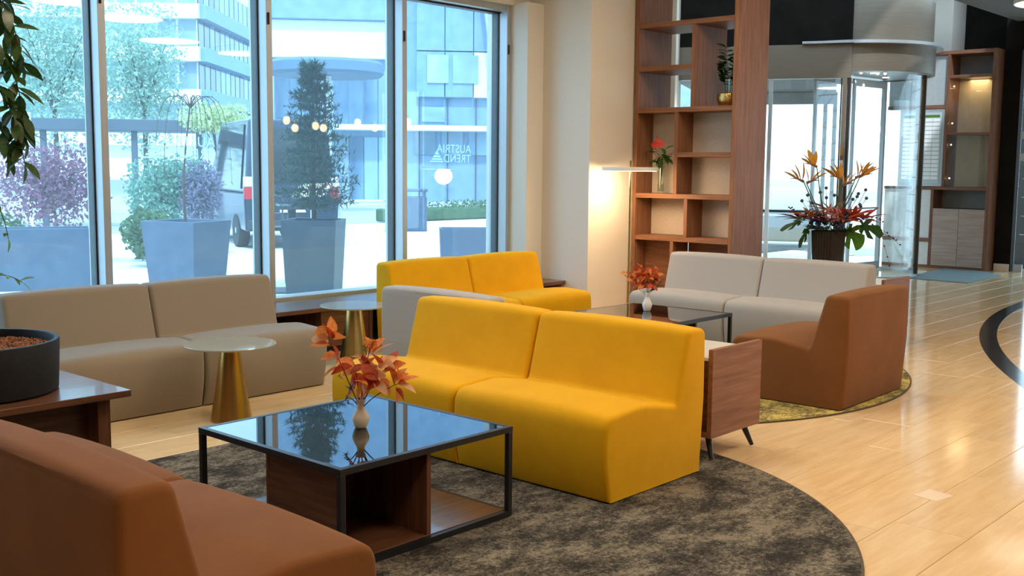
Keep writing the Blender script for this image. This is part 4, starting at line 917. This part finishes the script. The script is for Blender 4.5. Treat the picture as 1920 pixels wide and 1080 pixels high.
t = thing('covered_walkway', 'long dark flat canopy on posts across the plaza', 'canopy', (14.6, 26.3, -.03)); WK = mat('walkway_steel', (.06, .08, .11), rough=.5)
RW_ = Matrix.Translation((14.6, 26.3, 0)) @ Matrix.Rotation(math.radians(-38), 4, 'Z')
MB().box(-4.6, 1.9, -.8, .8, 2.45, 2.75, RW_).build('roof', WK, t, bevel=.02)
for x in (-4.2, -2.2, 0, 1.6): MB().box(x-.07, x+.07, -.6, -.46, -.03, 2.45, RW_).build('post', WK, t, bevel=.01)
MB().box(-4.2, 1.6, .5, .56, .3, 1.2, RW_).build('rear_panel', POSTM, t, bevel=.01)
t = thing('bike_rack', 'bent steel bicycle rack hoop on the plaza', 'bike rack', (17.8, 21.1, -.03))
MB().tube([(17.4, 21.5, -.03), (17.4, 21.5, .62), (17.48, 21.42, .74), (18.15, 20.75, .74), (18.23, 20.67, .62), (18.23, 20.67, -.03)], .045, 10).build('hoop', ALU, t)
for x, y in ((17.4, 21.5), (18.23, 20.67)): MB().lathe([(.09, -.03), (.09, -.01), (.05, -.005)], (x, y, 0), 14).build('foot_plate', ALU, t)
t = thing('litter_bin', 'blue grey litter bin beside the bicycle rack', 'bin', (19.0, 20.55, -.03)); RB = Matrix.Translation((19.0, 20.55, 0)) @ Matrix.Rotation(math.radians(-40), 4, 'Z')
MB().box(-.36, .36, -.26, .26, -.03, .85, RB).build('body', PLANT, t, bevel=.02); MB().box(-.38, .38, -.28, .28, .98, 1.06, RB).build('lid', PLANT, t, bevel=.02)
for x in (-.33, .27): MB().box(x, x+.06, -.25, .25, .85, .98, RB).build('support', PLANT, t, bevel=.005)
# menu stand and bistro set
t = thing('menu_stand', 'tilted menu board on a slim stand outside', 'sign', (9.35, 12.15, -.03)); RM = Matrix.Translation((9.35, 12.15, 0)) @ Matrix.Rotation(math.radians(-62), 4, 'Z')
MB().box(-.025, .025, -.025, .025, 0, 1.18, RM).build('pole', POSTM, t, bevel=.004); MB().box(-.2, .2, -.18, .18, -.03, .0, RM).build('base_plate', POSTM, t, bevel=.005)
RT = RM @ Matrix.Translation((0, 0, 1.27)) @ Matrix.Rotation(math.radians(32), 4, 'X')
MB().box(-.24, .24, -.19, .19, -.02, .01, RT).build('board', mat('board_frame', (.45, .30, .2), rough=.5), t, bevel=.004); pg_ = MB().box(-.22, .22, -.17, .17, .0101, .013, RT).build('page', WHITEP, t, smooth=0)
pm = [mat('photo_'+n_, c_, rough=.5) for n_, c_ in (('green', (.25, .35, .12)), ('red', (.55, .12, .06)), ('brown', (.3, .16, .08)), ('sand', (.6, .45, .25)))]
for i in range(4):
    for k in range(3): MB().box(-.20+i*.105, -.20+i*.105+.085, -.15+k*.105, -.15+k*.105+.08, .0131, .0145, RT).build('picture', pm[(i*3+k*2) % 4], pg_, smooth=0)
t = thing('bistro_table', 'dark square bistro table outside near the window', 'table', (8.55, 11.55, -.03)); DKT = mat('dark_table_laminate', (.05, .06, .08), rough=.35)
RQ = Matrix.Translation((8.55, 11.55, 0)) @ Matrix.Rotation(math.radians(-30), 4, 'Z')
MB().box(-.40, .40, -.35, .35, 1.05, 1.10, RQ).build('table_top', DKT, t, bevel=.008); MB().box(-.05, .05, -.05, .05, .0, 1.05, RQ).build('pillar', DKT, t, bevel=.006); MB().box(-.28, .28, -.28, .28, -.03, .0, RQ).build('foot', DKT, t, bevel=.008)
t = thing('bar_chair', 'dark metal bar chair behind the bistro table', 'chair', (8.75, 12.3, -.03)); RK = Matrix.Translation((8.75, 12.3, 0)) @ Matrix.Rotation(math.radians(-30), 4, 'Z')
MB().box(-.2, .2, -.2, .2, .74, .78, RK).build('seat', DKT, t, bevel=.01)
for sx in (-1, 1):
    for sy in (-1, 1): m = MB().tube([(sx*.18, sy*.18, .74), (sx*.22, sy*.22, -.02)], .014, 8); m.v = [tuple(RK @ Vector(v)) for v in m.v]; m.build('leg', DKT, t)
    m = MB().tube([(sx*.18, .18, .78), (sx*.19, .25, 1.2)], .012, 8); m.v = [tuple(RK @ Vector(v)) for v in m.v]; m.build('back_post', DKT, t)
for z in (.95, 1.07, 1.19): m = MB().tube([(-.19, .21+(z-.78)*.1, z), (.19, .21+(z-.78)*.1, z)], .012, 8); m.v = [tuple(RK @ Vector(v)) for v in m.v]; m.build('back_rail', DKT, t)
# window lettering, to be read from outside (mirrored from here)
DEC = glass('white_vinyl', (.95, .97, 1), 1.1, veil=.62)
def vinyl_text(body, x, z, size, parent):
    cu = bpy.data.curves.new('lettering', 'FONT'); cu.body = body; cu.size = size; cu.extrude = .0004; cu.space_character = 1.08
    o = bpy.data.objects.new('lettering', cu); COL.objects.link(o); dg = bpy.context.evaluated_depsgraph_get(); me = bpy.data.meshes.new_from_object(o.evaluated_get(dg)); bpy.data.objects.remove(o)
    me.materials.clear(); me.materials.append(DEC); r = bpy.data.objects.new('lettering', me); COL.objects.link(r); r.parent = parent
    r.matrix_basis = world_of(parent).inverted() @ Matrix(((-1, 0, 0, x), (0, 0, 1, 7.9895), (0, 1, 0, z), (0, 0, 0, 1)))
    return r
def vinyl(xr, xt, zb, label):
    t = thing('window_lettering', label, 'sign', (xt, 7.989, zb))
    a = vinyl_text('AUSTRIA', xr, zb+.10, .118, t); b = vinyl_text('TREND', xr, zb, .118, t)
    w, h = .20, .125; x0 = xt-w/2
    for z0, z1 in ((0, .014), (.022, .040), (.048, .070), (.078, .125)):
        wa, wb_ = w/2*(1-z0/h), w/2*(1-z1/h)
        sk = .012 if z0 else 0
        MB().add([(xt-wa+sk, y, zb+z0) for y in (7.9885, 7.9905)]+[(xt+wa, y, zb+z0) for y in (7.9905, 7.9885)]+[(xt-wb_+sk*.5, y, zb+z1) for y in (7.9885, 7.9905)]+[(xt+wb_, y, zb+z1) for y in (7.9905, 7.9885)], [(0, 1, 2, 3), (7, 6, 5, 4), (0, 3, 7, 4), (1, 5, 6, 2), (0, 4, 5, 1), (3, 2, 6, 7)]).build('emblem_stripe', DEC, t, smooth=0)
vinyl(5.135, 4.565, 1.655, 'white mirrored lettering and triangle emblem on the second pane')
vinyl(8.22, 7.72, 1.655, 'white mirrored lettering and triangle emblem on the right pane')
# buildings across the road
def facade(parent, P0, dirv, length, nout, floors, bay, mw, mg, mb, band=(1.05, .35), pane_w=.86, deep=.25):
    """bands and single panes along a wall that starts at P0 and runs along dirv"""
    d_ = Vector(dirv).normalized(); no = Vector(nout).normalized(); M_ = Matrix.Identity(4)
    for i in range(3): M_[i][0] = d_[i]; M_[i][1] = no[i]; M_[i][2] = (0, 0, 1)[i]
    M_.translation = Vector(P0); k = int(length/bay)
    pane = MB().box(-bay*pane_w/2, bay*pane_w/2, 0, .06, 0, 1).mesh('window_pane', mg)
    for z0, z1 in floors:
        MB().box(-.3, length, -.1, deep+.5, z0, z0+band[0], M_).build('balcony_band', mb, parent, bevel=.02)
        for i in range(k):
            inst(pane, 'window_pane', parent, M_ @ Matrix.Translation((bay*(i+.5), .02, z0+band[0]+.05)) @ Matrix.Diagonal((1, 1, z1-z0-band[0]-.1, 1)))
BLDW = mat('white_facade', (.66, .68, .70), (.72, .74, .76), rough=.7, scale=2); BLDG = mat('grey_blue_facade', (.15, .25, .38), (.20, .31, .44), rough=.6, scale=2)
GLZ = mat('facade_glazing', (.16, .26, .36), (.30, .42, .52), rough=.15, scale=.5, rnd=.35); GLD = mat('dark_glazing', (.05, .09, .15), (.12, .20, .28), rough=.1, scale=.5, rnd=.4)
A0 = Vector((45.05, 72.1, 0)); aL = math.radians(132); aR = math.radians(42); dL = Vector((math.cos(aL), math.sin(aL), 0)); dR = Vector((math.cos(aR), math.sin(aR), 0))
t = thing('office_building', 'white office block with balcony bands seen through the second pane', 'building', (45.05, 72.1, -.03))
c = [A0, A0+dL*26, A0+dL*26+dR*24, A0+dR*24]; MB().prism([(p.x, p.y) for p in reversed(c)], -.03, 17).build('wall', BLDW, t, smooth=0)
FLS = [(3.05, 6.15), (6.15, 9.25), (9.25, 12.35), (12.35, 15.5)]
facade(t, A0, dL, 26, -dR, FLS, 1.5, BLDW, GLZ, BLDW); facade(t, A0, dR, 24, -dL, FLS, 1.5, BLDW, GLD, BLDG)
t = thing('grey_building', 'blue grey modern building seen through the two right panes', 'building', (31, 34, -.03))
bA = math.radians(48.4-90); dB = Vector((math.cos(bA), math.sin(bA), 0)); nB = Vector((-math.cos(math.radians(48.4)), -math.sin(math.radians(48.4)), 0)); B0 = Vector((31.03, 33.99, 0))-nB*6-dB*7.0
MBm = Matrix.Identity(4)
for i in range(3): MBm[i][0] = dB[i]; MBm[i][1] = nB[i]; MBm[i][2] = (0, 0, 1)[i]
MBm.translation = B0
MB().box(0, 22, -8, 0, -.03, 14, MBm).build('wall', BLDG, t, smooth=0)
MB().box(0, 6.2, .0, .5, 6.6, 8.3, MBm).build('white_band', BLDW, t, bevel=.02); MB().box(0, 6.4, .0, .9, 8.31, 10.5, MBm).build('upper_fascia', BLDG, t, bevel=.02)
gp = MB().box(-.62, .62, 0, .06, -.5, .5).mesh('window_pane', GLD); gl_ = MB().box(-.62, .62, 0, .06, -.5, .5).mesh('window_pane', GLZ)
for i in range(9): inst(gl_ if i % 3 else gp, 'window_pane', t, MBm @ Matrix.Translation((.7+i*.68, .02, 1.5)) @ Matrix.Diagonal((.5, 1, 3.0, 1)))
for i in range(9): inst(gp if i % 4 else gl_, 'window_pane', t, MBm @ Matrix.Translation((.7+i*.68, .02, 4.8)) @ Matrix.Diagonal((.5, 1, 2.6, 1)))
for i in range(6): MB().box(7.6+i*1.35, 7.6+i*1.35+1.31, .0, .35, 4.9, 7.0, MBm).build('cladding_panel', BLDG if i < 2 else BLDW, t, bevel=.02)
for i in range(6): MB().box(7.6+i*1.35, 7.6+i*1.35+1.31, .0, .35, 7.05, 10.5, MBm).build('cladding_panel', BLDG, t, bevel=.02)
for i, (x, z, w_, h_) in enumerate(((8.6, 6.2, 1.0, 1.3), (9.9, 6.2, 1.2, 1.3), (8.4, 4.1, 1.1, .7), (9.3, 2.9, 1.0, 1.4), (8.0, 2.9, 1.0, 1.4), (10.6, 2.9, 1.0, 1.4))): inst(gl_, 'window_pane', t, MBm @ Matrix.Translation((x, .36 if z > 4.5 else .02, z)) @ Matrix.Diagonal((w_/1.24, 1, h_, 1)))
for i in range(7): MB().box(7.6+i*1.35+.1, 7.6+i*1.35+.16, 0, .1, 0, 4.85, MBm).build('glazing_bar', WK, t, bevel=.005)
MB().box(.2, 16, .0, 1.2, 3.3, 3.55, MBm).build('storefront_canopy', BLDW, t, bevel=.02)
m = MB().tube([(12.2, 1.6, 0), (10.9, 1.2, 10.5)], .42, 12); m.v = [tuple(MBm @ Vector(v)) for v in m.v]; m.build('leaning_column', mat('pale_concrete', (.55, .57, .6), rough=.8), t)
t = thing('reflection_disc', 'large round dark disc imitating a window reflection before the grey building', 'canopy', (24.3, 30.7, -.03))  # added disc imitating a reflection in the glass; the column only carries it
MB().lathe([(.001, 4.75), (1.9, 4.75), (2.0, 4.85), (2.0, 5.15), (1.9, 5.25), (.001, 5.25)], (24.3, 30.7, 0), 64, cap=False).build('disc_plate', mat('slate_reflection', (.10, .16, .24), rough=.5), t); MB().tube([(24.3, 30.7, -.03), (24.3, 30.7, 4.75)], .16, 16).build('column', POSTM, t)
t = thing('hedge', 'clipped low green hedge along the road', 'hedge', (25, 24.6, -.03)); MB().box(21.5, 30, 24.2, 24.9, -.03, .35).build('core', SHRUB, t, bevel=.05); cards((25.75, 24.55, .3), (4.3, .45, .3), 1500, .06, SHRUB, t)
